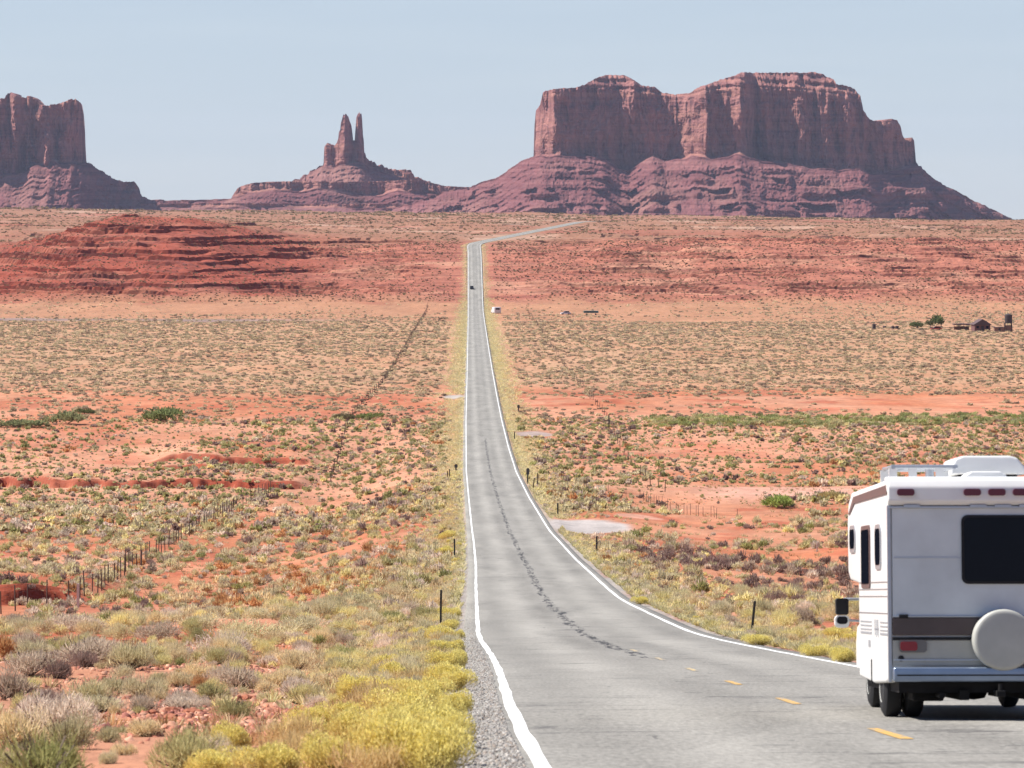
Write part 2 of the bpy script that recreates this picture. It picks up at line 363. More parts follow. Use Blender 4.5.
def road_mat():
    m, nt, b = mat('worn_asphalt')
    u = attr(nt, 'across'); v = attr(nt, 'along')
    def uv(su, sv):
        c = nt.nodes.new('ShaderNodeCombineXYZ'); nt.links.new(math_n(nt, 'MULTIPLY', u, su), c.inputs[0]); nt.links.new(math_n(nt, 'MULTIPLY', v, sv), c.inputs[1]); return c.outputs[0]
    grain = noise_n(nt, uv(16, 3), 1., 5, .8); patch = noise_n(nt, uv(.45, .05), 1., 4, .6); fine = noise_n(nt, uv(2.5, .8), 1., 5, .65)
    base = math_n(nt, 'ADD', .230, math_n(nt, 'MULTIPLY', math_n(nt, 'SUBTRACT', grain, .5), .46))
    base = math_n(nt, 'ADD', base, math_n(nt, 'MULTIPLY', math_n(nt, 'SUBTRACT', patch, .5), .17))
    base = math_n(nt, 'ADD', base, math_n(nt, 'MULTIPLY', math_n(nt, 'SUBTRACT', fine, .5), .05))
    # paler polished strip between the lanes' wheel tracks
    for uc, wd, am in ((-1.75, .5, .040), (1.75, .5, .03), (-.75, .4, -.024), (.8, .4, -.018), (2.7, .4, -.026), (-2.8, .4, -.022)):
        d = math_n(nt, 'DIVIDE', math_n(nt, 'SUBTRACT', u, uc), wd)
        g = math_n(nt, 'POWER', 2.718, math_n(nt, 'MULTIPLY', math_n(nt, 'MULTIPLY', d, d), -1.))
        base = math_n(nt, 'ADD', base, math_n(nt, 'MULTIPLY', g, am))
    vo = nt.nodes.new('ShaderNodeTexVoronoi'); vo.inputs['Scale'].default_value = 1; nt.links.new(uv(.33, .07), vo.inputs['Vector'])
    cs = nt.nodes.new('ShaderNodeSeparateColor'); nt.links.new(vo.outputs['Color'], cs.inputs[0])
    base = math_n(nt, 'ADD', base, math_n(nt, 'MULTIPLY', math_n(nt, 'SUBTRACT', cs.outputs[0], .5), .028))
    # broken crack along the centre joint
    wob = noise_n(nt, uv(0, .12), 1., 4, .7)
    uc = math_n(nt, 'ADD', u, math_n(nt, 'MULTIPLY', math_n(nt, 'SUBTRACT', wob, .5), 1.1))
    d = math_n(nt, 'ABSOLUTE', math_n(nt, 'ADD', uc, .15))
    near = math_n(nt, 'LESS_THAN', d, math_n(nt, 'MULTIPLY', noise_n(nt, uv(3., .3), 1., 3, .7), .34))
    brk = math_n(nt, 'GREATER_THAN', noise_n(nt, uv(4.2, .26), 1., 5, .85), .505)
    zone = math_n(nt, 'GREATER_THAN', noise_n(nt, uv(0, .012), 1., 2, .5), .33)
    ck = math_n(nt, 'MULTIPLY', math_n(nt, 'MULTIPLY', near, brk), zone)
    beyond = math_n(nt, 'GREATER_THAN', v, 88.); ck = math_n(nt, 'MULTIPLY', ck, beyond)
    ck = math_n(nt, 'MULTIPLY', ck, math_n(nt, 'LESS_THAN', v, 700.))
    # transverse cracks and small tar blots
    t1 = noise_n(nt, uv(.10, .55), 1., 3, .6)
    tr = math_n(nt, 'LESS_THAN', math_n(nt, 'ABSOLUTE', math_n(nt, 'SUBTRACT', t1, .5)), .0065)
    tr = math_n(nt, 'MULTIPLY', tr, math_n(nt, 'GREATER_THAN', noise_n(nt, uv(.5, .2), 1., 3, .7), .50))
    bl = math_n(nt, 'GREATER_THAN', noise_n(nt, uv(1.9, .22), 1., 4, .7), .69)
    ck2 = math_n(nt, 'MAXIMUM', math_n(nt, 'MULTIPLY', tr, .6), math_n(nt, 'MULTIPLY', bl, .55))
    ck = math_n(nt, 'MAXIMUM', math_n(nt, 'MULTIPLY', ck, .95), ck2)
    cc = nt.nodes.new('ShaderNodeCombineColor')
    nt.links.new(math_n(nt, 'MULTIPLY', base, 1.055), cc.inputs[0]); nt.links.new(base, cc.inputs[1]); nt.links.new(math_n(nt, 'MULTIPLY', base, .89), cc.inputs[2])
    c = mix_n(nt, ck, cc.outputs[0], (.035, .034, .036))
    nt.links.new(c, b.inputs['Base Color']); b.inputs['Roughness'].default_value = .85; b.inputs['Specular IOR Level'].default_value = .25
    bp = nt.nodes.new('ShaderNodeBump'); bp.inputs['Strength'].default_value = .25; bp.inputs['Distance'].default_value = .008
    nt.links.new(grain, bp.inputs['Height']); nt.links.new(bp.outputs[0], b.inputs['Normal'])
    return m
def paint_mat(name, col, thr):
    m, nt, b = mat(name)
    p = scaled_pos(nt, 9, 2.5, 1)
    f = noise_n(nt, p, 1., 5, .7)
    f = ramp_n(nt, f, [(thr, 1.), (thr+.12, 0.)])
    c = mix_n(nt, f, (.26, .25, .24), col)
    nt.links.new(c, b.inputs['Base Color']); b.inputs['Roughness'].default_value = .7
    return m
road = road_strip('road', -3.95, 3.95, 0.0, 24, road_mat(), skirt=.12)
wp = paint_mat('white_road_paint', (.74, .74, .72), .60)
lr = RY[RY < 3250]
road_strip('road_edge_line_west', -3.575, -3.435, .007, 2, wp, lr, .014)
road_strip('road_edge_line_east', 3.42, 3.58, .007, 2, wp, lr, .014)
yp = paint_mat('yellow_road_paint', (.56, .33, .085), .52); ypw = paint_mat('faded_yellow_road_paint', (.50, .37, .17), .47)
for yc, m_ in ((27.2, yp), (39.4, yp), (51.5, yp), (62.5, yp), (74.5, ypw), (86.5, ypw), (98.5, ypw)):
    road_strip('road_centre_dash', .03, .145, .006, 2, m_, np.linspace(yc-1.5, yc+1.5, 8), .012)

# ------------------------------------------------------------------ buttes
def rock_mat():
    m, nt, b = mat('sandstone')
    ta = attr(nt, 'talus')
    st = noise_n(nt, scaled_pos(nt, .0015, .0015, .07), 1., 5, .7)
    vs = noise_n(nt, scaled_pos(nt, .05, .05, .006), 1., 5, .65)
    bl = noise_n(nt, scaled_pos(nt, .05, .05, .05), 1., 6, .7)
    big = noise_n(nt, scaled_pos(nt, .006, .006, .006), 1., 4, .6)
    cl = ramp_n(nt, vs, [(.33, (.085, .036, .038)), (.5, (.235, .096, .087)), (.72, (.38, .175, .145))])
    cl = mix_n(nt, math_n(nt, 'MULTIPLY', ramp_n(nt, st, [(.42, 0.), (.6, 1.)]), .45), cl, (.42, .20, .14))
    tl = ramp_n(nt, st, [(.36, (.125, .044, .046)), (.5, (.205, .078, .077)), (.66, (.29, .128, .119))])
    tl = mix_n(nt, math_n(nt, 'MULTIPLY', ramp_n(nt, bl, [(.5, 0.), (.66, 1.)]), .5), tl, (.085, .040, .040))
    tl = mix_n(nt, math_n(nt, 'MULTIPLY', ramp_n(nt, big, [(.5, 0.), (.7, 1.)]), .45), tl, (.33, .18, .135))
    c = mix_n(nt, ta, cl, tl)
    f = ramp_n(nt, bl, [(.25, .78), (.75, 1.15)])
    c = mix_n(nt, 1., c, f, 'MULTIPLY')
    nt.links.new(c, b.inputs['Base Color']); b.inputs['Roughness'].default_value = .95; b.inputs['Specular IOR Level'].default_value = .1
    bp = nt.nodes.new('ShaderNodeBump'); bp.inputs['Strength'].default_value = .8; bp.inputs['Distance'].default_value = 6.
    nt.links.new(math_n(nt, 'ADD', bl, math_n(nt, 'MULTIPLY', vs, .6)), bp.inputs['Height']); nt.links.new(bp.outputs[0], b.inputs['Normal'])
    return m
ROCK = rock_mat()
def tab(t, x): return np.interp(x, [a for a, b in t], [b for a, b in t])
def landform(name, x0, x1, sky, foot, cap, Fc, D, seed, ledges, flute=1., thick=(40, 160), step=.5, rough=1.0, nt1=120, nc=150, Ftab=None):
    xs = np.arange(x0, x1+step, step); k = D/F
    X = (xs-512)*(D+gsm(tab(Fc, xs), int(1.5/step)))/F
    rs = tab(sky, xs); rough_px = .5*vn(xs/2.3, 0*xs, seed+90)+.35*vn(xs/.9, 0*xs, seed+91)
    zs = (214-rs+rough*rough_px)*k
    zf = (214-tab(foot, xs)+1.2*vn(xs/9, 0*xs, seed+92)*rough)*k
    iscl = ss(zs-zf, 2, 10)
    zf = np.minimum(zf, zs-.5)
    zc = np.clip((214-tab(cap, xs))*k, zf+.2, zs)
    F0 = tab(Fc, xs)
    F0 = gsm(F0, int(3/step)); kk = int(13/step); Ft = np.min(np.lib.stride_tricks.sliding_window_view(np.pad(F0, kk, mode='edge'), 2*kk+1), 1); Ft = gsm(Ft, int(22/step)); Ft = np.minimum(Ft, gsm(F0, int(6/step)))-2
    if Ftab: Ft = np.minimum(gsm(tab(Ftab, xs), int(7/step)), gsm(F0, int(4/step))-2)
    zb = -75.
    # talus rows
    t = np.linspace(0, 1, nt1)[:, None]
    Zt = zb+(zf-zb)[None]*t
    hgt = (zf[None]-Zt)
    led = np.zeros_like(Zt); rec = hgt*1.5
    Xg = np.broadcast_to(X[None], Zt.shape)
    for (zl, th, st) in ledges:      # resistant beds: steep steps with a flat tread above
        pat = ss(fbm(Xg/60, 0*Xg+zl, seed+int(abs(zl)), 3), -.25, .15)*st
        zz = zl+2.5*vn(Xg/45, 0*Xg, seed+int(abs(zl))+5)
        rec = rec+pat*th*1.5*(1-ss(Zt-zz, -.9, .9))*np.minimum(ss(zz-Zt, -40, -1)*1.0, 1)
        rec = rec-pat*th*1.5*ss(zz-Zt, th*1.0-1.0, th*1.0+14)*.9
    tu = (hgt+1.6*fbm(Xg/90, Zt/60, seed+15, 2)+.5*vn(Xg/9, Zt/9, seed+18))/10.5; tf = tu-np.floor(tu); tp = ss(fbm(Xg/75, np.floor(tu)*3.3, seed+16, 3), -.12, .22)*.9
    rec = rec*(1-tp)+tp*1.5*10.5*(np.floor(tu)+np.clip((tf-.34)/.66, 0, 1))
    gul = (fbm(Xg/34, Zt/120, seed+11, 4))*np.clip(hgt/60, .05, 1.2)*5+fbm(Xg/15, Zt/30, seed+12, 3)*3.0+fbm(Xg/4, Zt/3., seed+13, 3)*4.2
    Yt = D+Ft[None]-rec+gul*np.clip(hgt/10, 0, 1)
    # cliff rows
    t2 = np.linspace(0, 1, nc)[:, None]
    Zc = zf[None]+(zs-zf)[None]*t2
    Xc = np.broadcast_to(X[None], Zc.shape)
    hc = Zc-zf[None]
    wav = fbm(Xc/70, Zc/260, seed+21, 3)
    t_ = (fbm((Xc+.12*hc)/46, Zc/240, seed+23, 3)+.35*fbm(Xc/17, Zc/110, seed+24, 2))*4.2
    rid = (np.floor(t_)+ss(t_-np.floor(t_), .30, .70))/2.2
    rid2 = 1-np.abs(fbm(Xc/8.5, Zc/60, seed+27, 3))*2
    b_ = fbm(Xc/19+.3*vn(Zc/30, Xc/40, seed+51), Zc/34, seed+52, 2)*4; blk = (np.floor(b_)+ss(b_-np.floor(b_), .35, .65))
    fl = flute*(-22*wav-16*rid-3.5*rid2-3.4*blk)+2.2*fbm(Xc/30, Zc/5.5, seed+31, 3)+1.4*fbm(Xc/4, Zc/4, seed+33, 2)
    capz = np.maximum(Zc-zc[None], 0)
    capl = capz*1.25+4.5*np.sin(capz/2.6+2*vn(Xc/60, 0*Xc, seed+41))*ss(capz, 1, 6)
    Yc = D+F0[None]+hc*.10+(fl+12*flute)*iscl[None]*ss(hc, 0, 6)+capl
    # top and back
    Xk = X.mean()+(X-X.mean())*.9
    T = thick[0]+(thick[1]-thick[0])*iscl
    Yb = Yc[-1]+T
    rows_X = np.concatenate([Xg, Xc[1:], Xk[None], Xk[None], Xk[None]], 0)
    rows_Y = np.concatenate([Yt, Yc[1:], Yb[None], Yb[None]+15, Yb[None]+15+1.5*(zf-zb)[None]], 0)
    rows_Z = np.concatenate([Zt, Zc[1:], zs[None]-1, zf[None]-1, np.full((1, len(X)), zb)], 0)
    tal = np.concatenate([np.ones_like(Zt), np.repeat((1-iscl)[None], nc-1, 0), np.zeros((1, len(X))), np.ones((2, len(X)))], 0)
    r, cN = rows_X.shape; i = np.arange(r*cN).reshape(r, cN)
    Q = np.stack([i[:-1, :-1], i[:-1, 1:], i[1:, 1:], i[1:, :-1]], -1).reshape(-1, 4)
    me = np_mesh(name, np.stack([rows_X, rows_Y, rows_Z], -1).reshape(-1, 3), Q, 4, None, False, {'talus': tal.ravel()})
    o = link_mesh(name, me, ROCK); tag(o, kind='structure'); return o
mesa_sky = [(380, 212), (420, 200), (440, 192), (455, 190), (468, 188), (480, 182), (495, 178), (505, 172), (512, 166), (522, 160), (530, 157), (533.5, 155), (534.5, 124), (536, 108), (540, 104), (543, 92), (546, 89.5), (553, 89), (575, 87), (585, 84), (590, 80.5), (599, 76), (607, 73), (625, 73), (632, 78), (640, 84), (655, 85), (663, 91), (675, 93), (690, 92.5), (697, 88), (710, 84), (722, 79), (737, 76), (743, 72.5), (760, 71), (800, 71), (818, 70.5), (826, 73), (836, 78), (838, 83), (848, 84), (857, 87), (862, 95), (864, 108), (868, 116), (875, 120), (885, 120), (891, 118), (898, 118), (901, 124), (904, 134), (907, 139), (911, 140), (913, 136), (915, 139), (916.5, 160), (920, 168), (932, 178), (945, 186), (955, 190), (968, 198), (985, 206), (1000, 213), (1015, 221), (1040, 228), (1080, 236)]
mesa_foot = [(380, 160), (533, 157), (560, 156), (590, 156), (604, 160), (618, 169), (628, 171), (640, 162), (652, 157), (664, 162), (676, 160), (690, 157), (720, 159), (735, 154), (745, 156), (760, 162), (790, 164), (806, 169), (835, 170), (856, 168), (866, 175), (890, 172), (916, 166), (930, 166), (1080, 160)]
mesa_cap = [(380, 200), (540, 60), (575, 88), (600, 88), (640, 92), (690, 97), (722, 90), (760, 88), (800, 90), (840, 95), (860, 98), (866, 60), (1080, 60)]
mesa_F = [(380, 260), (440, 170), (500, 110), (534, 150), (541, 70), (553, 2), (580, 18), (600, 34), (640, 58), (672, 62), (682, 36), (690, 8), (707, -50), (714, -14), (724, -26), (741, -74), (747, -62), (756, 14), (790, 22), (830, 24), (856, 36), (866, 62), (886, 84), (900, 104), (916, 170), (945, 190), (1000, 260), (1080, 420)]
landform('mesa', 380, 1080, mesa_sky, mesa_foot, mesa_cap, mesa_F, 8000., 500, [(96, 8, 1), (78, 9, 1.3), (52, 11, 1.3), (22, 11, 1.3), (2, 9, 1)], 1., (60, 190), Ftab=[(380, 200), (500, 60), (545, -18), (600, -6), (640, 0), (675, -14), (700, -55), (740, -78), (790, -66), (840, -58), (866, -50), (874, 0), (890, 60), (916, 120), (945, 160), (1000, 250), (1080, 420)])
sp_sky = [(200, 216), (255, 200), (285, 184), (298, 179.5), (305, 174.5), (316, 169), (322, 165.5), (323.5, 165), (324.3, 147), (326, 144.5), (328, 143), (330.5, 144.5), (332, 143.5), (333.5, 146), (335, 143.5), (337, 142), (338, 139), (338.8, 131), (340.2, 129.5), (340.9, 121.5), (342.4, 119), (343.5, 115), (345.5, 114), (347.5, 115), (349, 121), (351, 125), (352, 132), (353, 141), (354.5, 140), (355.4, 128), (356.3, 118), (357.2, 114), (361.2, 114), (361.8, 119), (362.6, 133), (363.6, 140), (364.4, 152), (366, 156), (375, 163), (390, 169), (400, 170), (411, 171), (415, 176), (430, 182), (450, 192), (500, 206)]
sp_foot = [(200, 205), (290, 190), (310, 172), (322, 166), (366, 163), (380, 172), (420, 184), (500, 205)]
sp_cap = [(200, 60), (500, 60)]
sp_F = [(200, 120), (300, 30), (312, 24), (322, 50), (325, 30), (331, 24), (335, 30), (339, 16), (345, 2), (350, 14), (353, 34), (356, 20), (359, 8), (362, 16), (364, 40), (372, 56), (400, 50), (440, 60), (500, 120)]
landform('spire_butte', 200, 500, sp_sky, sp_foot, sp_cap, sp_F, 8620., 700, [(60, 5, 1)], .5, (16, 26), .3, 2.6)
sb_sky = [(140, 208), (152, 201.5), (205, 199.5), (231, 198.5), (234, 193), (237, 188.5), (241, 186), (252, 182.8), (270, 181.6), (298, 181.2), (330, 181.8), (364, 181.4), (392, 180.6), (412, 179.8), (418, 180.5), (432, 183), (446, 186), (470, 187), (500, 189), (540, 206)]
sb_foot = [(140, 206), (230, 200), (236, 197), (250, 193), (275, 190), (300, 192), (318, 189), (340, 191), (362, 196), (382, 196), (398, 190), (415, 193), (440, 195), (470, 196), (540, 206)]
sb_F = [(140, 150), (228, 150), (236, 70), (252, 22), (275, 6), (300, 16), (318, -6), (340, 10), (360, 34), (382, 36), (396, 4), (412, -4), (424, 22), (440, 20), (470, 40), (540, 100)]
landform('spire_bench', 140, 540, sb_sky, sb_foot, [(140, 60), (540, 60)], sb_F, 8480., 750, [(12, 9, 1), (-2, 8, 1)], .62, (150, 190), .5, .5)
lo_sky = [(-60, 214), (-20, 208), (20, 206), (60, 204.8), (140, 203.8), (230, 203), (330, 204), (430, 203.4), (520, 205), (640, 208), (700, 214)]
landform('lower_bench', -60, 700, lo_sky, [(a, b+4.2) for a, b in lo_sky], [(-60, 60), (700, 60)], [(-60, 60), (10, 0), (60, 30), (120, -10), (180, 20), (250, -12), (300, 16), (380, -10), (450, 14), (520, 0), (600, 30), (700, 90)], 8260., 780, [(-8, 6, 1)], .5, (90, 120), .6, .5, 60, 30)
lb_sky = [(-190, 215), (-130, 190), (-80, 165), (-74, 98), (-60, 95), (-30, 99), (0, 98), (3, 92), (8, 92), (11, 97), (18, 97), (25, 96.5), (33, 97), (37, 104), (44, 105), (52, 104), (58, 103), (62, 100), (68, 99), (74, 98.5), (79, 101), (81, 112), (82, 140), (84, 158), (86, 161), (95, 166), (105, 172), (112, 178), (120, 180.5), (134, 182), (138, 190), (142, 196), (152, 200), (200, 203), (240, 210)]
lb_foot = [(-190, 165), (0, 178), (10, 178), (22, 172), (40, 165), (55, 164), (70, 166), (84, 163), (100, 164), (118, 178), (122, 190), (136, 193), (142, 196), (240, 205)]
lb_cap = [(-190, 60), (240, 60)]
lb_F = [(-190, 220), (-80, 120), (-60, 0), (-20, -10), (5, -5), (14, -20), (22, 18), (32, 26), (40, 4), (48, -14), (56, 6), (66, 4), (76, 20), (82, 90), (100, 95), (130, 100), (142, 150), (240, 260)]
landform('left_butte', -190, 240, lb_sky, lb_foot, lb_cap, lb_F, 8200., 900, [(50, 6, .8), (18, 8, 1), (2, 4, .6)], 1.4, (60, 140), .4, 2.0)
ridge_sky = [(60, 206), (150, 201), (180, 200), (250, 199.5), (330, 199), (420, 200), (520, 204), (640, 208)]
landform('far_ridge', 60, 640, ridge_sky, [(60, 208), (640, 208)], [(60, 60), (640, 60)], [(60, 0), (200, 40), (400, 0), (640, 60)], 9300., 950, [(8, 4, 1)], .4, (100, 140), 1.0, .6, 60, 24)

# ------------------------------------------------------------------ plants
def plant_template(n, seed, blade, width, lobes=6, flat=.62, up=.5, spread=.32):
    """unit plant (about 1 wide): n leaf blades spread through a lobed dome; returns verts (n,4,3)"""
    r = np.random.default_rng(seed)
    ang = r.uniform(0, 2*PI, lobes); rad = spread*np.sqrt(r.uniform(.05, 1, lobes))
    cen = np.stack([rad*np.cos(ang), rad*np.sin(ang), flat*.30*r.uniform(.5, 1.2, lobes)], 1)
    lr_ = r.uniform(.17, .27, lobes)
    L = r.integers(0, lobes, n)
    d = r.normal(size=(n, 3)); d[:, 2] = np.abs(d[:, 2])*1.1-.25; d /= np.linalg.norm(d, axis=1)[:, None]
    q = cen[L]+d*(lr_[L]*r.uniform(.25, 1, n)**.45)[:, None]*np.array([1, 1, flat*1.35])
    q[:, 2] = np.maximum(q[:, 2], .01)
    dirn = d*.75+np.array([0, 0, up])+r.normal(size=(n, 3))*.35; dirn /= np.linalg.norm(dirn, axis=1)[:, None]
    wv = np.cross(dirn, r.normal(size=(n, 3))); wv /= np.linalg.norm(wv, axis=1)[:, None]+1e-6
    ln = (blade*r.uniform(.6, 1.3, n))[:, None]; wd = (width*r.uniform(.6, 1.3, n))[:, None]
    b0 = q-dirn*ln*.5; b1 = q+dirn*ln*.5; b0[:, 2] = np.maximum(b0[:, 2], -.02)
    return np.stack([b0-wv*wd*.5, b0+wv*wd*.5, b1+wv*wd*.28, b1-wv*wd*.28], 1)
def stem_template(n, seed, flat=.62):
    r = np.random.default_rng(seed)
    a = r.uniform(0, 2*PI, n); e = r.uniform(.25, 1.2, n)
    d = np.stack([np.cos(a)*np.cos(e), np.sin(a)*np.cos(e), np.sin(e)], 1)
    ln = r.uniform(.3, .48, n)[:, None]; b0 = d*.02; b1 = d*ln
    wv = np.cross(d, r.normal(size=(n, 3))); wv /= np.linalg.norm(wv, axis=1)[:, None]+1e-6
    return np.stack([b0-wv*.009, b0+wv*.009, b1+wv*.004, b1-wv*.004], 1)
def grass_template(n, seed, h=1.0):
    r = np.random.default_rng(seed)
    a = r.uniform(0, 2*PI, n); rr = .3*np.sqrt(r.uniform(0, 1, n)); b0 = np.stack([rr*np.cos(a), rr*np.sin(a), 0*a], 1)
    d = np.stack([np.cos(a)*.45, np.sin(a)*.45, np.ones(n)], 1)+r.normal(size=(n, 3))*.2; d /= np.linalg.norm(d, axis=1)[:, None]
    ln = (h*r.uniform(.45, 1., n))[:, None]; b1 = b0+d*ln
    wv = np.cross(d, r.normal(size=(n, 3))); wv /= np.linalg.norm(wv, axis=1)[:, None]+1e-6
    w_ = (.05*r.uniform(.6, 1.4, n))[:, None]
    return np.stack([b0-wv*w_, b0+wv*w_, b1+wv*w_*.35, b1-wv*w_*.35], 1)
def tmesh(name, T, tint=None):
    V = T.reshape(-1, 3); Q = np.arange(len(V)).reshape(-1, 4)
    return np_mesh(name, V, Q, 4, tint)
def leaf_mat(name, source='object', var=.30, trans=.45):
    m, nt, b = mat(name)
    if source == 'object':
        oi = nt.nodes.new('ShaderNodeObjectInfo'); col = oi.outputs['Color']
    elif source == 'tint':
        at = nt.nodes.new('ShaderNodeAttribute'); at.attribute_name = 'tint'; col = at.outputs['Color']
    else: col = source
    g = nt.nodes.new('ShaderNodeNewGeometry')
    f = ramp_n(nt, g.outputs['Random Per Island'], [(0, 1-var), (1, 1+var)])
    c = mix_n(nt, 1., col, f, 'MULTIPLY')
    nt.links.new(c, b.inputs['Base Color']); b.inputs['Roughness'].default_value = .9; b.inputs['Specular IOR Level'].default_value = .08
    tr = nt.nodes.new('ShaderNodeBsdfTranslucent'); nt.links.new(c, tr.inputs['Color'])
    mx = nt.nodes.new('ShaderNodeMixShader'); mx.inputs[0].default_value = trans
    nt.links.new(b.outputs[0], mx.inputs[1]); nt.links.new(tr.outputs[0], mx.inputs[2])
    nt.links.new(mx.outputs[0], nt.nodes['Material Output'].inputs['Surface'])
    return m
LEAF_O = leaf_mat('shrub_leaf'); LEAF_T = leaf_mat('scrub_leaf', 'tint'); WOOD = simple('grey_wood', (.16, .12, .10), .9)
BLOOM = leaf_mat('yellow_bloom', (.80, .70, .25, 1), .25, .35)
def merge(templates, pos, scale, hscale, tint, seed):
    """copy unit templates to many places as one vertex array"""
    r = np.random.default_rng(seed); n = len(pos)
    which = r.integers(0, len(templates), n); rot = r.uniform(0, 2*PI, n)
    VV, TT = [], []
    for k, T in enumerate(templates):
        m = which == k
        if not m.any(): continue
        v = T.reshape(1, -1, 3); c = np.cos(rot[m])[:, None]; s_ = np.sin(rot[m])[:, None]
        x = (v[..., 0]*c-v[..., 1]*s_)*scale[m][:, None]+pos[m, 0:1]; y = (v[..., 0]*s_+v[..., 1]*c)*scale[m][:, None]+pos[m, 1:2]
        z = v[..., 2]*hscale[m][:, None]+pos[m, 2:3]
        VV.append(np.stack([x, y, z], -1).reshape(-1, 3)); TT.append(np.repeat(tint[m], v.shape[1], 0))
    return np.concatenate(VV), np.concatenate(TT)
def merged_object(name, chunks, m, **tags):
    V = np.concatenate([c[0] for c in chunks]); T = np.concatenate([c[1] for c in chunks])
    o = link_mesh(name, np_mesh(name, V, np.arange(len(V)).reshape(-1, 4), 4, T), m); tag(o, **tags); return o

def scatter(y0, y1, dens, margin=1.12, extra=5):
    """random ground points inside a widened view wedge"""
    ww = lambda Y: .256*Y*margin+2*extra
    area = (ww(y0)+ww(y1))/2*(y1-y0); n = int(area*dens)
    Y = np.sqrt(rng.uniform(y0**2, y1**2, n)) if y0 > 100 else rng.uniform(y0, y1, n)
    keep = rng.uniform(0, 1, n) < 1.1
    X = rng.uniform(-.5, .5, n)*ww(Y)
    return X[keep], Y[keep]
SAGE = np.array([(.56, .50, .30), (.63, .56, .36), (.45, .41, .20), (.56, .46, .35), (.44, .35, .26), (.68, .56, .34), (.29, .20, .165), (.36, .35, .14), (.70, .59, .47), (.70, .62, .31), (.56, .31, .14)])
# look names for the labels, one for each tint
LOOK = ['sage green', 'pale sage green', 'olive sage', 'dusty grey', 'mauve grey', 'straw tinted', 'dark brownish', 'olive green', 'bleached grey', 'yellowish green', 'rusty orange']

def off_road(X, Y, lo): return np.abs(X-XC(Y)) > lo
def near_turn(X, Y):
    m = np.zeros(len(X), bool)
    for (x0, y0, rx, ry, c) in TURN: m |= (((X-x0)/rx)**2+((Y-y0)/ry)**2) < 1.1
    return m

shr = []       # x, y, width, height, look
def add_zone(y0, y1, dens, wlo, whi, hfrac, lo, weights, clump=None):
    X, Y = scatter(y0, y1, dens)
    k = off_road(X, Y, lo) & ~near_turn(X, Y)
    if clump: k &= (fbm(X/clump[0], Y/(clump[0]*2.2), clump[2], 3)+rng.uniform(-.20, .20, len(X))) > clump[1]
    # bare sand strips
    s = X-XC(Y)
    k &= ~((np.abs(Y-505) < 16) & (s > 20) & (rng.uniform(0, 1, len(X)) < .93))
    k &= ~((np.abs(Y-540) < 45) & (s < -6) & (s > -26) & (rng.uniform(0, 1, len(X)) < .8))
    pxx = 512+F*X/Y; rr = row0(Y); u_ = rng.uniform(0, 1, len(X))
    pale = (Y > 100) & (Y < 215) & (s < 0) & (u_ < .6); rust = (rr > 535) & (rr < 588) & (pxx > 170) & (pxx < 400) & (u_ < .5)
    pale |= (Y < 215) & (s > 0) & (s < 11+6*u_) & (u_ < .75)
    force = np.where(rust, rng.choice([10, 10, 5, 5], len(X)), np.where(pale, rng.choice([0, 1, 1, 9, 9, 5], len(X)), -1))
    k &= ~((pxx > 130) & (pxx < 300) & (rr > 702) & (rr < 738))
    k &= ~((Y > 240) & (Y < 600) & (np.abs(s+28) < .7))
    k &= ~((pxx > 275) & (rr > 640) & (s < 0))
    X, Y, force = X[k], Y[k], force[k]; n = len(X)
    wd = wlo+(whi*1.25-wlo)*rng.uniform(0, 1, n)**2.1
    lk = rng.choice(len(SAGE), n, p=np.array(weights)/sum(weights))
    patch = fbm(X/14, Y/30, 222, 2)
    dk = (patch > .2) & (rng.uniform(0, 1, n) < .4); lk[dk] = rng.choice([2, 6, 3, 7], dk.sum())
    s = X-XC(Y); dk = (s > 9) & (Y > 185) & (Y < 330) & (rng.uniform(0, 1, n) < .7); lk[dk] = rng.choice([6, 6, 4], dk.sum())
    lk = np.where(force >= 0, force, lk)
    shr.append(np.stack([X, Y, wd, wd*hfrac*rng.uniform(.8, 1.25, n), lk], 1))
W3 = [2.5, 1.2, 4, .6, .8, 1.2, 1.6, 3, .2, .6, .8]; W1 = [3.5, 4, 2, 1.4, .9, 4, .8, 1, 2, 2.5, .8]; W2 = [3, 2, 3, 1, .8, 2, 1.5, 2, .5, .6, .8]
add_zone(33, 75, .44, .22, .66, .78, 4.7, W1, (5, -.30, 208))
add_zone(75, 150, .38, .3, .85, .74, 4.9, W1, (9, -.34, 209))
add_zone(150, 300, .42, .4, 1.2, .68, 5.2, W1, (16, -.36, 210))
add_zone(300, 535, .33, .5, 1.4, .62, 6.0, W1, (26, -.18, 211))
add_zone(535, 800, .21, .4, 1.35, .52, 6.5, W3, (34, -.34, 212))
add_zone(470, 820, .13, .25, .6, .6, 6.0, W3)
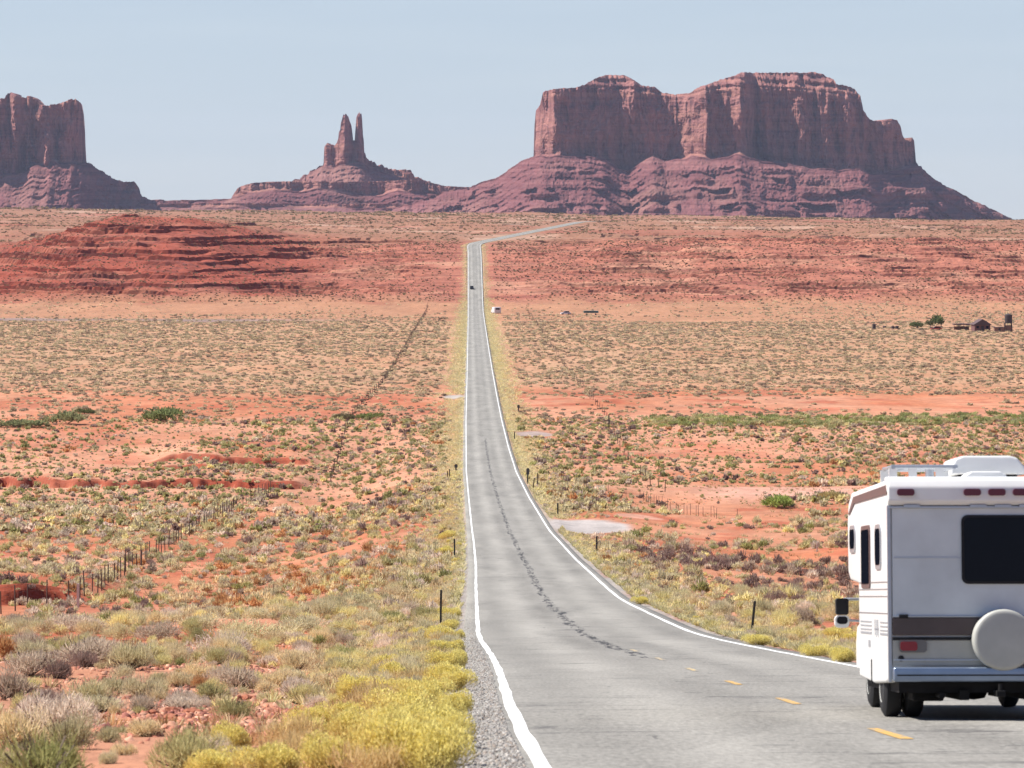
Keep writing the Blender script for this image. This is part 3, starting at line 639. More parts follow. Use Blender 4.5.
# pale cushions crowding the verges
for (y0, y1, n, wm) in ((60, 150, 560, 2.8), (150, 330, 1200, 3.8), (330, 560, 900, 4.8)):
    Y = rng.uniform(y0, y1, n); sg = rng.choice([-1, 1], n); X = XC(Y)+sg*(4.45+np.abs(rng.normal(0, wm, n))); k = ~near_turn(X, Y)
    X, Y = X[k], Y[k]; n = len(X); wd = rng.uniform(.3, .85, n)
    shr.append(np.stack([X, Y, wd, wd*.72*rng.uniform(.8, 1.2, n), rng.choice([0, 1, 5, 9, 9, 9, 8], n)], 1))
SH = np.concatenate(shr)
far_chunks = []
def far_zone(y0, y1, dens, wlo, whi, hfrac, lo, tints, T, clump, seed):
    X, Y = scatter(y0, y1, dens, 1.12, 10); k = off_road(X, Y, lo)
    k &= (fbm(X/clump[0], Y/(clump[0]*2), clump[2], 3)+rng.uniform(-.4, .4, len(X))) > clump[1]
    X, Y = X[k], Y[k]; n = len(X); wd = wlo+(whi-wlo)*rng.uniform(0, 1, n)**1.6
    ti = np.array(tints)[rng.integers(0, len(tints), n)]*rng.uniform(.8, 1.2, (n, 1))
    far_chunks.append(merge(T, np.stack([X, Y, zt(X, Y)-.05], 1), wd, wd*hfrac*1.5, ti, seed))
TF = [plant_template(44, 40+i, .32, .17, 5) for i in range(6)]
TV = [plant_template(12, 60+i, .55, .36, 3) for i in range(5)]
GREY = [(.54, .44, .28), (.60, .48, .31), (.48, .395, .24), (.42, .32, .225), (.64, .51, .33), (.34, .25, .17)]
far_zone(800, 960, .075, .7, 2.0, .45, 8, GREY, TF, (45, -.15, 230), 1)
far_zone(940, 1300, .105, .7, 2.3, .40, 10, GREY, TF, (60, -.5, 231), 2)
far_zone(1300, 1720, .095, .9, 2.6, .38, 11, GREY, TF, (80, -.5, 232), 3)
far_zone(1700, 1985, .045, .7, 2.0, .4, 12, GREY, TV, (80, -.2, 233), 4)
far_zone(1985, 2340, .11, .4, 1.5, .5, 10, [(.16, .10, .065), (.22, .15, .09), (.28, .21, .12)], TV, (60, -.3, 234), 5)
far_zone(2340, 3600, .018, .8, 2.6, .35, 14, [(.26, .19, .11), (.31, .24, .14), (.19, .13, .08)], TV, (110, -.3, 235), 6)
far_zone(3600, 4700, .006, 1.5, 4., .45, 20, [(.27, .20, .12), (.31, .24, .14)], TV, (150, -.3, 236), 7)

# plants read off the photograph: px, base row, width px, height px, look
MAN = [(42, 800, 130, 75, 7), (52, 735, 105, 62, 8), (30, 676, 70, 40, 3), (84, 664, 80, 38, 3), (14, 700, 60, 45, 4), (118, 694, 46, 28, 0), (156, 702, 34, 22, 5), (180, 709, 46, 22, 8), (212, 700, 42, 26, 2), (236, 688, 64, 34, 3),
       (343, 664, 46, 28, 7), (286, 664, 46, 22, 5), (100, 712, 70, 28, 1), (8, 655, 50, 26, 4), (256, 640, 90, 30, 0), (200, 628, 60, 22, 1), (300, 632, 70, 24, 1), (160, 640, 60, 26, 4), (355, 608, 55, 24, 0), (400, 600, 50, 20, 5), (70, 632, 70, 26, 3), (20, 630, 50, 22, 4), (120, 622, 60, 18, 5), (225, 655, 80, 30, 8), (146, 736, 44, 30, 5)]
man = []
for px, r, wp_, hp, lk in MAN:
    if r > 768: x, y = (px-512)*30/F, 30.; 
    else: x, y, z = hit(px, r)
    man.append((x, y, wp_*y/F, hp*y/F, lk))
SH = np.concatenate([np.array(man), SH])
app = SH[:, 2]/SH[:, 1]*np.sqrt(SH[:, 3]/SH[:, 2])
inframe = np.abs(SH[:, 0]/SH[:, 1]) < .128
visn = inframe & (~((SH[:, 0]/SH[:, 1] > .09) & (SH[:, 1] > 44)))
order = np.argsort(-(app*visn)); NI = 290
ind = np.zeros(len(SH), bool); ind[order[:NI]] = True; ind[:len(man)] = True
# rest of the scrub is one mass
TN = [plant_template(420, 10+i, .14, .022, 6) for i in range(6)]; TM = [plant_template(170, 20+i, .18, .048, 6) for i in range(6)]
rest = SH[~ind]; chunks = list(far_chunks)
for (a, b, T, sd) in ((0, 170, TN, 71), (170, 420, TM, 72), (420, 900, TF, 73)):
    m = (rest[:, 1] >= a) & (rest[:, 1] < b); R_ = rest[m]
    if len(R_):
        chunks.append(merge(T, np.stack([R_[:, 0], R_[:, 1], zt(R_[:, 0], R_[:, 1])-.04], 1), R_[:, 2], R_[:, 3]*1.85, SAGE[R_[:, 4].astype(int)]*rng.uniform(.8, 1.2, (len(R_), 1)), sd))
merged_object('desert_scrub', chunks, LEAF_T, kind='stuff')

# ---- labels: each plant is named by its look and its place beside something one can find
LAND = [('the left verge marker post', 440, 628), ('the pale gravel turnout', 590, 527), ('the tilted right marker post', 751, 635), ('the white fence post', 78, 603), ('the bottom left photo corner', 20, 765), ('the red rock rubble', 200, 720), ('the bare red hollow', 300, 560), ('the motorhome mirror', 835, 625), ('the eroded red bank', 130, 486), ('the long left fence', 165, 548), ('the left photo edge', 2, 640), ('the bottom yellow bushes', 330, 740), ('the far fence end', 265, 494), ('the turnout post', 597, 548), ('the slope beside the motorhome', 835, 560), ('the right sandy wash', 680, 500)]
ORD = ['nearest', 'second nearest', 'third nearest', 'fourth nearest', 'fifth nearest', 'sixth nearest', 'seventh nearest', 'eighth nearest', 'ninth nearest', 'tenth nearest', 'eleventh nearest', 'twelfth nearest', 'thirteenth nearest', 'fourteenth nearest']
def place_labels(items, noun):
    """items: (look, px, row) -> label per item"""
    cells = {}
    for i, (lk, px, r) in enumerate(items):
        d, nm, lx, ly = min(((px-lx)**2+((r-ly)*1.6)**2, nm, lx, ly) for nm, lx, ly in LAND)
        dx, dy = px-lx, (r-ly)*1.6
        rel = ('right of' if dx > 0 else 'left of') if abs(dx) > abs(dy) else ('in front of' if dy > 0 else 'behind')
        cells.setdefault((lk, rel, nm), []).append((d, i))
    out = [None]*len(items)
    for (lk, rel, nm), l in cells.items():
        l.sort()
        for k, (d, i) in enumerate(l):
            if len(l) == 1: out[i] = f'{lk} {noun} {rel} {nm}'
            elif k < len(ORD): out[i] = f'{lk} {noun}, {ORD[k]} one {rel} {nm}'
            else: out[i] = f'{lk} {noun} far out {rel} {nm}'
    return out
def px_of(x, y, z): return 512+F*x/y, 214-F*z/y
PN = []
for i in range(8):
    T = np.concatenate([plant_template(2000 if i < 5 else 1400, 300+i, .075, .0085, 10, .62, .55, .34), plant_template(260, 330+i, .12, .016, 7, .5, .3, .26)])
    me = tmesh('sagebrush', T); me.materials.append(LEAF_O); PN.append(me)
PS = []
for i in range(3):
    me = tmesh('shrub_stems', stem_template(60, 350+i)); me.materials.append(WOOD); PS.append(me)
I = np.nonzero(ind)[0]
its = []
for j in I:
    x, y, wd, hg, lk = SH[j]; px, r = px_of(x, y, float(zt(np.array([x]), np.array([y]))[0])); its.append((LOOK[int(lk)], px, r))
labs = place_labels(its, 'shrub')
for n_, j in enumerate(I):
    x, y, wd, hg, lk = SH[j]
    o = bpy.data.objects.new('desert_shrub', PN[int(rng.integers(0, 8))]); COL.objects.link(o)
    o.location = (x, y, float(zt(np.array([x]), np.array([y]))[0])-.03)
    o.rotation_euler = (0, 0, rng.uniform(0, 6.28)); o.scale = (wd, wd, hg*1.9)
    v = rng.uniform(.88, 1.15); c = SAGE[int(lk)]*v; o.color = (c[0], c[1], c[2], 1)
    tag(o, labs[n_], 'shrub', 'low shrubs scattered over the desert slopes')
    if y < 90:
        s_ = bpy.data.objects.new('stems', PS[n_ % 3]); COL.objects.link(s_); s_.parent = o

# ---- yellow rabbitbrush along the shoulders
RB = [(405, 775, 110, 74), (330, 768, 76, 52), (222, 770, 74, 40), (268, 772, 76, 44), (440, 765, 60, 62), (432, 742, 78, 44), (400, 722, 84, 42), (366, 712, 70, 44), (448, 724, 36, 34), (425, 700, 60, 30), (440, 690, 52, 34), (396, 690, 50, 28), (447, 670, 40, 26), (430, 664, 48, 26), (446, 655, 34, 20), (410, 672, 36, 22), (352, 742, 64, 44), (384, 752, 66, 50), (300, 752, 50, 34),
      (443, 557, 24, 14), (447, 540, 22, 12), (461, 585, 10, 7), (452, 618, 26, 14), (420, 640, 30, 16),
      (455, 690, 44, 28), (418, 690, 54, 32), (385, 702, 54, 32), (452, 716, 40, 34), (420, 738, 76, 44), (446, 748, 56, 48), (395, 742, 64, 44), (360, 737, 64, 42), (338, 724, 54, 32), (308, 744, 54, 34), (280, 762, 64, 42), (425, 778, 90, 64), (375, 778, 84, 54), (456, 668, 26, 24), (438, 645, 38, 24), (460, 652, 18, 18), (448, 632, 26, 16), (456, 640, 18, 14),
      (606, 572, 14, 10), (640, 604, 20, 10), (700, 612, 34, 12), (760, 645, 34, 14), (815, 656, 34, 16), (845, 662, 34, 20), (836, 640, 34, 16), (850, 648, 30, 22)]
rb = []
for px, r, wp_, hp in RB:
    if r > 767: y = 32-(r-767)*.12; x = (px-512)*y/F
    else: x, y, z = hit(px, r)
    rb.append((x, y, wp_*1.0*y/F, hp*.98*y/F))
Yv = np.concatenate([rng.uniform(30, 130, 30), rng.uniform(130, 330, 20)]); sgn = rng.choice([-1, -1, -1, 1], 50)
for y, sg in zip(Yv, sgn):
    if sg > 0 and y < 70: continue
    u = sg*(4.6+rng.exponential(1.0)); x = float(XC(y))+u
    if near_turn(np.array([x]), np.array([y]))[0]: continue
    wd = rng.uniform(.35, .8); rb.append((x, y, wd, wd*.75))
PF = []; PB = []
for i in range(5):
    me = tmesh('rabbitbrush', np.concatenate([plant_template(1100, 400+i, .11, .012, 9, .66, .9, .34), stem_template(80, 420+i)])); me.materials.append(LEAF_O); PF.append(me)
    T = plant_template(5200, 400+i, .026, .019, 9, .70, .9, .345)
    cz = T.mean(1); T = T[cz[:, 2] > .19+.10*np.random.default_rng(i).normal(size=len(T))+.22*fbm(cz[:, 0]*4, cz[:, 1]*4, 900+i, 2)]
    me = tmesh('blossoms', T+np.array([0, 0, .04])); me.materials.append(BLOOM); PB.append(me)
its = []
for (x, y, wd, hg) in rb:
    px, r = px_of(x, y, float(zt(np.array([x]), np.array([y]))[0]))
    its.append(('big yellowish' if wd*F/y > 45 else 'small yellowish', px, r))
labs = place_labels(its, 'rabbitbrush')
for n_, (x, y, wd, hg) in enumerate(rb):
    k = n_ % 5
    o = bpy.data.objects.new('rabbitbrush', PF[k]); COL.objects.link(o)
    o.location = (x, y, float(zt(np.array([x]), np.array([y]))[0])-.03); o.rotation_euler = (0, 0, rng.uniform(0, 6.28)); o.scale = (wd, wd, hg*1.8)
    v = rng.uniform(.85, 1.15); straw = rng.uniform() < (.45 if px_of(x, y, 0)[0] < 385 else .10); o.color = (.62*v, .48*v, .24*v, 1) if straw else (.60*v, .50*v, .20*v, 1)
    tag(o, labs[n_], 'rabbitbrush', 'yellow rabbitbrush along the road shoulders')
    if not straw:
        b_ = bpy.data.objects.new('blossoms', PB[k]); COL.objects.link(b_); b_.parent = o

# ---- dry grass: verges and the pale tufts between the shrubs
gch = []
TG = [grass_template(16, 500+i) for i in range(5)]; TG2 = [grass_template(34, 510+i) for i in range(5)]; TG3 = [grass_template(60, 515+i)*np.array([1, 1, 1.0]) for i in range(5)]
def grass(X, Y, h, tints, T, seed, wf=1.0):
    n = len(X); ti = np.array(tints)[rng.integers(0, len(tints), n)]*rng.uniform(.85, 1.15, (n, 1))
    gch.append(merge(T, np.stack([X, Y, zt(X, Y)-.03], 1), h*wf, h, ti, seed))
VERGE = [(.66, .58, .30), (.62, .56, .33), (.68, .59, .36), (.57, .52, .28), (.70, .59, .28)]
for (y0, y1, n, h, wmax, T) in ((60, 170, 3000, .20, 2.6, TG3), (170, 420, 4200, .27, 3.2, TG2), (420, 900, 5200, .36, 4.5, TG), (900, 2000, 5000, .5, 4.5, TG), (2000, 2300, 500, .5, 3.5, TG)):
    Y = rng.uniform(y0, y1, n); sg = rng.choice([-1, 1], n); u = 4.35+np.abs(rng.normal(0, wmax*.55, n)); X = XC(Y)+sg*u
    k = ~near_turn(X, Y)
    grass(X[k], Y[k], h*rng.uniform(.6, 1.3, k.sum()), VERGE, T, int(y0), 1.5 if y0 < 400 else 2.2)
STRAW = [(.55, .44, .25), (.50, .36, .20), (.46, .27, .13), (.58, .47, .28), (.46, .40, .22)]
for (y0, y1, d, h, T) in ((31, 75, 1.2, .17, TG2), (75, 200, .8, .22, TG2), (200, 540, .20, .3, TG)):
    X, Y = scatter(y0, y1, d); k = off_road(X, Y, 5.6) & ~near_turn(X, Y) & (fbm(X/5, Y/12, 240, 3) > -.12); X, Y = X[k], Y[k]
    grass(X, Y, h*rng.uniform(.5, 1.4, len(X)), STRAW, T, int(y0)+5, 1.3)
merged_object('dry_grass', gch, LEAF_T, kind='stuff')

# ---- green growth along the wash
GREEN = [(.34, .36, .13), (.41, .41, .18), (.27, .29, .11), (.52, .46, .24)]
gt = [plant_template(130, 600+i, .24, .06, 6, .8, .8, .33) for i in range(5)]
pts = []
for px in np.arange(652, 1090, 3.0):
    for k in range(3):
        if rng.uniform() < .12: continue
        pts.append((px+rng.uniform(-3, 3), 424-(0 if px < 900 else 2)+rng.uniform(-7, 3)))
gp = np.array([hit(a, b) for a, b in pts]); gw = rng.uniform(1.6, 3.4, len(gp))
merged_object('wash_thicket', [merge(gt, gp, gw, gw*.7*rng.uniform(.35, 1.15, len(gp)), np.array(GREEN)[rng.integers(0, 4, len(gp))]*rng.uniform(.8, 1.2, (len(gp), 1)), 5)], LEAF_T, kind='stuff')
gm = []
for i in range(3):
    me = tmesh('green_shrub', plant_template(900, 620+i, .12, .03, 8, .75, .8, .34)); me.materials.append(LEAF_O); gm.append(me)
for px, r, wp_, hp, lab, col in ((165, 421, 56, 17, 'dark green bush on the red wash bank left of the road', (.20, .23, .09)), (62, 424, 56, 15, 'grey green bush left of the dark green bush', (.27, .27, .13)), (25, 427, 58, 9, 'low grey green bush at the far left of the wash', (.22, .23, .11)), (85, 414, 22, 7, 'small dark shrub behind the grey green wash bushes', (.15, .17, .07)), (372, 419, 40, 8, 'low green bush at the foot of the brushy fence line', (.19, .21, .07)), (345, 420, 26, 8, 'brownish green bush beside the brushy fence line', (.18, .16, .08)), (778, 508, 50, 16, 'bright green round bush on pink sand left of motorhome', (.28, .34, .09)), (832, 501, 34, 11, 'straw coloured bush just above the motorhome cab', (.42, .33, .14))):
    x, y, z = hit(px, r); o = bpy.data.objects.new('green_shrub', gm[int(px) % 3]); COL.objects.link(o)
    o.location = (x, y, z-.05); o.scale = (wp_*y/F, wp_*y/F*.8, hp*y/F*1.8); o.color = col+(1,); o.rotation_euler = (0, 0, px)
    tag(o, lab, 'bush')

# ------------------------------------------------------------------ rocks
RED_ROCK = simple('red_rock', (.36, .14, .085), .95, var=.3, scale=3., spec=.1)
def rock_mesh(seed):
    r = random.Random(seed); bm = bmesh.new()
    bmesh.ops.create_icosphere(bm, subdivisions=2, radius=.5)
    for v in bm.verts:
        n = v.co.normalized(); k = 1+.35*math.sin(n.x*3.1+seed)*math.sin(n.y*2.7+seed*2)+r.uniform(-.09, .09)
        v.co = Vector((n.x*.5*k, n.y*.4*k, max(n.z*.3*k, -.12)))
    me = bpy.data.meshes.new('rock'); bm.to_mesh(me); bm.free(); me.materials.append(RED_ROCK); return me
RK = [rock_mesh(i) for i in range(6)]
its = []; rk = []
for i in range(70):
    px = rng.normal(205, 46) if i < 50 else rng.uniform(8, 200); r = 716+rng.normal(0, 9)-.05*(px-200) if i < 50 else rng.uniform(640, 700)
    if r > 758 or px > 330: continue
    x, y, z = hit(px, r); sz = rng.uniform(.10, .26)*(1.3 if i % 9 == 0 else 1)
    rk.append((x, y, z, sz)); its.append(('flat' if i % 2 else 'angular', px, r))
labs = place_labels(its, 'red rock')
for (x, y, z, sz), lb in zip(rk, labs):
    o = bpy.data.objects.new('red_rock', RK[int(rng.integers(0, 6))]); COL.objects.link(o); o.location = (x, y, z+.02*sz)
    o.rotation_euler = (rng.uniform(-.3, .3), rng.uniform(-.3, .3), rng.uniform(0, 6.28)); o.scale = (sz, sz, sz*rng.uniform(.6, 1.1)); tag(o, lb, 'rock', 'broken red rocks on the left slope')
# fine rubble and shoulder gravel (uncountable)
def pebbles(name, X, Y, size, tints, zoff=0.):
    n = len(X); b = np.array([(1, 1, 0), (-1, 1, 0), (-1, -1, 0), (1, -1, 0), (.6, .6, .8), (-.6, .6, .8), (-.6, -.6, .8), (.6, -.6, .8)])*.5
    f = np.array([(0, 1, 5, 4), (1, 2, 6, 5), (2, 3, 7, 6), (3, 0, 4, 7), (4, 5, 6, 7)])
    v = b[None]*(size[:, None, None])*rng.uniform(.6, 1.3, (n, 1, 3)); v = v+rng.normal(size=v.shape)*size[:, None, None]*.12
    a = rng.uniform(0, 6.28, n); c, s_ = np.cos(a)[:, None], np.sin(a)[:, None]
    x = v[..., 0]*c-v[..., 1]*s_+X[:, None]; y = v[..., 0]*s_+v[..., 1]*c+Y[:, None]; z = v[..., 2]+zt(X, Y)[:, None]+zoff-.004
    Q = (f[None]+8*np.arange(n)[:, None, None]).reshape(-1, 4)
    ti = np.repeat(np.array(tints)[rng.integers(0, len(tints), n)]*rng.uniform(.7, 1.3, (n, 1)), 8, 0)
    m, nt, bb = mat(name); at = nt.nodes.new('ShaderNodeAttribute'); at.attribute_name = 'tint'; nt.links.new(at.outputs['Color'], bb.inputs['Base Color']); bb.inputs['Roughness'].default_value = .95
    o = link_mesh(name, np_mesh(name, np.stack([x, y, z], -1).reshape(-1, 3), Q, 4, ti), m); tag(o, kind='stuff')
Y = 29+np.minimum(rng.exponential(42, 9000), 220); u = -3.64-np.abs(rng.normal(0, .40, 9000)); X = XC(Y)+u
pebbles('gravel', X, Y, rng.uniform(.010, .034, 9000), [(.30, .28, .26), (.25, .23, .21), (.34, .32, .295), (.27, .225, .19)], .0)
X, Y = scatter(31, 130, 13.); k = off_road(X, Y, 5.4) & (fbm(X/4, Y/9, 260, 3) > -.05); X, Y = X[k], Y[k]
hp_ = [hit(rng.normal(215, 55), 718+rng.normal(0, 9)) for _ in range(900)]+[hit(rng.uniform(0, 330), rng.uniform(660, 745)) for _ in range(500)]
X = np.concatenate([X, [a[0] for a in hp_]]); Y = np.concatenate([Y, [a[1] for a in hp_]])
pebbles('rubble', X, Y, rng.uniform(.03, .13, len(X)), [(.42, .17, .10), (.36, .13, .08), (.50, .26, .17), (.30, .11, .08)])

# ------------------------------------------------------------------ hard-surface helpers
class MB:
    def __init__(s): s.bm = bmesh.new()
    def box(s, x0, x1, y0, y1, z0, z1, bev=0., seg=2):
        r = bmesh.ops.create_cube(s.bm, size=1.0); vs = r['verts']
        for v in vs: v.co = Vector(((x0+x1)/2+v.co.x*(x1-x0), (y0+y1)/2+v.co.y*(y1-y0), (z0+z1)/2+v.co.z*(z1-z0)))
        if bev:
            ed = list({e for v in vs for e in v.link_edges}); bmesh.ops.bevel(s.bm, geom=ed, offset=bev, segments=seg, affect='EDGES', profile=.6)
        return s
    def prism(s, pts, axis, a, b, bev=0., seg=2):
        """pts in the two other axes (in xyz order), extruded from a to b"""
        def P3(p, t): return Vector((t, p[0], p[1])) if axis == 0 else (Vector((p[0], t, p[1])) if axis == 1 else Vector((p[0], p[1], t)))
        v0 = [s.bm.verts.new(P3(p, a)) for p in pts]; v1 = [s.bm.verts.new(P3(p, b)) for p in pts]
        n = len(pts); fs = [s.bm.faces.new(v0), s.bm.faces.new(v1[::-1])]
        for i in range(n): fs.append(s.bm.faces.new((v0[i], v1[i], v1[(i+1) % n], v0[(i+1) % n])))
        bmesh.ops.recalc_face_normals(s.bm, faces=fs)
        if bev:
            ed = list({e for f in fs for e in f.edges}); bmesh.ops.bevel(s.bm, geom=ed, offset=bev, segments=seg, affect='EDGES', profile=.6)
        return s
    def tube(s, p, q, r, n=10, r2=None):
        p = Vector(p); q = Vector(q); d = q-p; M = Matrix.Translation((p+q)/2) @ d.to_track_quat('Z', 'Y').to_matrix().to_4x4()
        bmesh.ops.create_cone(s.bm, cap_ends=True, segments=n, radius1=r, radius2=r if r2 is None else r2, depth=d.length, matrix=M); return s
    def lathe(s, prof, axis, c, n=32):
        """prof: (radius, t) along axis 'x' or 'y' about point c"""
        rings = []
        for r, t in prof:
            ring = []
            for i in range(n):
                a = 2*PI*i/n; u, w_ = r*math.cos(a), r*math.sin(a)
                co = (t, u, w_) if axis == 'x' else ((u, t, w_) if axis == 'y' else (u, w_, t)); ring.append(s.bm.verts.new(Vector(co)+Vector(c)))
            rings.append(ring)
        fs = []
        for a, b in zip(rings, rings[1:]):
            for i in range(n): fs.append(s.bm.faces.new((a[i], a[(i+1) % n], b[(i+1) % n], b[i])))
        fs += [s.bm.faces.new(rings[0]), s.bm.faces.new(rings[-1])]
        bmesh.ops.recalc_face_normals(s.bm, faces=fs); return s
    def rrect(s, axis, u0, u1, w0, w1, a, b, r, n=5):
        pts = []
        for cx, cy, a0 in ((u1-r, w1-r, 0), (u0+r, w1-r, 90), (u0+r, w0+r, 180), (u1-r, w0+r, 270)):
            for i in range(n+1):
                t = math.radians(a0+90*i/n); pts.append((cx+r*math.cos(t), cy+r*math.sin(t)))
        return s.prism(pts, axis, a, b)
    def build(s, name, m, parent=None, smooth=False):
        me = bpy.data.meshes.new(name); s.bm.normal_update(); s.bm.to_mesh(me); s.bm.free()
        if smooth:
            me.polygons.foreach_set('use_smooth', np.ones(len(me.polygons), dtype=bool)); me.set_sharp_from_angle(angle=math.radians(35))
        return link_mesh(name, me, m, parent)
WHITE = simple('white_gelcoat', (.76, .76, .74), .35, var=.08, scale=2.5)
WHITE2 = simple('off_white_vinyl', (.60, .60, .55), .55, var=.12, scale=5)
COVER = simple('shaded_vinyl_cover', (.44, .44, .40), .55, var=.15, scale=4)  # off-white vinyl darkened: the shade on its rear face is in the colour
REARW = simple('shaded_rear_gelcoat', (.62, .665, .67), .4, var=.2, scale=1.6)  # body white made greyer and bluer: the rear's shade put into the colour
CREAM = simple('cream_panel', (.42, .41, .36), .4, var=.1)
ALU = simple('aluminium_trim', (.45, .48, .52), .35, .6, var=.1)
CHROME = simple('chrome', (.26, .32, .42), .25, .6, var=.1)  # blue-grey base colour stands in for the reflected sky
BLACK = simple('black_rubber', (.018, .018, .02), .75, var=.3, spec=.3)
DARK = simple('dark_chassis', (.014, .013, .013), .8, var=.4, spec=.2)
GLASS = simple('dark_glass', (.006, .007, .012), .12, var=.1, spec=.12)
BRONZE = simple('bronze_stripe', (.080, .054, .048), .25, var=.3, scale=3)
BROWN = simple('brown_trim', (.13, .075, .07), .5, var=.15)
SGLASS = simple('side_glass', (.006, .007, .012), .3, var=.1, spec=0.)
RED_L = simple('red_lens', (.28, .012, .02), .25, var=.2)
MAROON = simple('maroon_lens', (.12, .012, .03), .3, var=.2)
GREYL = simple('grey_lens', (.16, .15, .14), .3)
DECAL = simple('grey_decal', (.30, .31, .33), .5)

# ------------------------------------------------------------------ motorhome
YR0 = 43.7; X0 = (998.5-512)*YR0/F
rv = empty('motorhome', (X0, YR0, float(P(YR0))+.012), (-math.atan(.0955), 0, math.atan(.0115)))
rv.scale = (1, 1, .988)
tag(rv, 'white camper motorhome seen from behind with spare wheel, driving down the right lane', 'motorhome')
HW = 1.18
def rp(name, mb, m, parent=None, smooth=False): return mb.build(name, m, parent or rv, smooth)
# coach shell with cab-over
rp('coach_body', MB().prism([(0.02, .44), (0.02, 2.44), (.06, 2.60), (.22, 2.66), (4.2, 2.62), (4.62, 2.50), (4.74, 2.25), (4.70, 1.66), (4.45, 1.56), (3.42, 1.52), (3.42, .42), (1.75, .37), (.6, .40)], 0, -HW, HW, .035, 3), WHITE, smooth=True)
rp('cab', MB().prism([(3.43, .42), (3.43, 1.50), (4.5, 1.50), (5.1, 1.12), (5.95, 1.0), (6.1, .8), (6.1, .45)], 0, -.96, .96, .05, 3), WHITE, smooth=True)
rp('windscreen', MB().prism([(4.56, 1.475), (4.60, 1.49), (5.12, 1.15), (5.08, 1.135)], 0, -.82, .82), GLASS)
for sx in (-1, 1):
    rp('cab_side_window', MB().prism([(3.6, 1.1), (3.6, 1.45), (4.45, 1.45), (4.9, 1.12)], 0, sx*.955, sx*.968), GLASS)
# rear cap with its rail
cap = rp('rear_cap', MB().prism([(-.03, 2.37), (-.085, 2.42), (-.085, 2.57), (-.04, 2.655), (.06, 2.69), (.30, 2.69), (.30, 2.62), (.02, 2.50), (.02, 2.37)], 0, -HW-.012, HW+.012, .02, 3), WHITE, smooth=True)
rp('drip_rail', MB().box(-HW, HW, -.035, .02, 2.335, 2.362, .006), ALU)
for x in (-1.0, -.27, 0, .27, 1.0):
    rp('clearance_light', MB().rrect(1, x-.095, x+.095, 2.475, 2.55, -.12, -.08, .03), MAROON, cap)
    rp('light_bracket', MB().box(x-.02, x+.16, -.06, -.03, 2.345, 2.375), ALU, cap)
# rear wall panels and trim
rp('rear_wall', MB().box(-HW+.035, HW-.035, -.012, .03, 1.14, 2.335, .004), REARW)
rp('panel_seam', MB().box(-HW+.05, -.40, -.019, -.010, 1.782, 1.797), ALU)
for sx in (-1, 1):
    rp('corner_trim', MB().box(sx*HW-.018, sx*HW+.018, -.016, .05, .42, 2.37, .005), ALU)
wf = rp('rear_window', MB().rrect(1, -.385, .60, 1.50, 2.262, -.030, .0, .07), BLACK)
rp('pane', MB().rrect(1, -.355, .57, 1.53, 2.232, -.036, -.028, .05), GLASS, wf)
rp('bronze_band', MB().box(-HW+.03, HW-.03, -.020, .02, .935, 1.128, .008), BRONZE)
rp('rub_rail', MB().box(-HW+.03, HW-.03, -.034, .02, .885, .915, .006), BLACK)
rp('rub_rail', MB().box(-HW+.03, HW-.03, -.028, .02, 1.134, 1.152, .005), ALU)
rp('lower_panel', MB().box(-HW+.03, HW-.03, -.016, .02, .60, .88, .004), CREAM)
rp('lower_panel_crease', MB().box(-HW+.04, HW-.04, -.03, -.01, .655, .672, .004), ALU)
for sx in (-1, 1):
    tl = rp('tail_light', MB().rrect(1, min(sx*1.085, sx*.78), max(sx*1.085, sx*.78), .745, .885, -.05, -.01, .04), GREYL)
    rp('red_lens', MB().rrect(1, min(sx*1.07, sx*.885), max(sx*1.07, sx*.885), .765, .865, -.062, -.045, .03), RED_L, tl)
    rp('marker_reflector', MB().lathe([(.001, -.03), (.032, -.028), (.034, -.012)], 'y', (sx*1.06, 0, .68), 16), BLACK)
    rp('awning_latch', MB().box(min(sx*1.08, sx*.98), max(sx*1.08, sx*.98), -.045, .0, 1.125, 1.165, .008), BLACK)
bp = rp('bumper', MB().box(-HW+.02, HW-.02, -.17, -.03, .425, .585, .03, 3), CHROME, smooth=True)
rp('bumper_step', MB().box(-HW+.06, HW-.06, -.178, -.165, .49, .505), BLACK, bp)
# underside
rp('chassis', MB().box(-1.08, 1.08, .05, 3.4, .30, .415).box(-.42, -.32, -.02, 5.6, .22, .33).box(.32, .42, -.02, 5.6, .22, .33).box(-.9, -.55, .35, .85, .2, .32, .03).box(.75, 1.08, .1, .9, .17, .31, .03).box(-.78, .78, 3.5, 5.7, .3, .46), DARK)
rp('differential', MB().tube((-.95, 1.32, .37), (.95, 1.32, .37), .05).lathe([(.02, -.2), (.13, -.14), (.15, 0), (.13, .12), (.02, .18)], 'x', (-.1, 1.32, .34), 16), DARK)
rp('tow_hitch', MB().box(-.05, .05, -.26, .5, .26, .33, .01).tube((0, -.2, .33), (0, -.2, .40), .025), DARK)
rp('exhaust_pipe', MB().tube((-.62, -.06, .27), (-.62, 2.6, .28), .035), DARK)
def wheel(x, y, wd):
    t = rp('wheel', MB().lathe([(.2, -wd/2), (.31, -wd/2), (.36, -wd*.36), (.37, -wd*.2), (.37, wd*.2), (.36, wd*.36), (.31, wd/2), (.2, wd/2)], 'x', (x, y, .37), 36), BLACK, smooth=True)
    rp('rim', MB().lathe([(.03, -wd*.38), (.06, -wd*.42), (.15, -wd*.30), (.205, -wd*.52), (.205, wd*.52), (.15, wd*.30), (.06, wd*.42), (.03, wd*.38)], 'x', (x, y, .37), 28), WHITE2, t, True)
for sx in (-1, 1):
    wheel(sx*1.035, 1.30, .21); wheel(sx*.80, 1.30, .21); wheel(sx*.80, 5.1, .21)
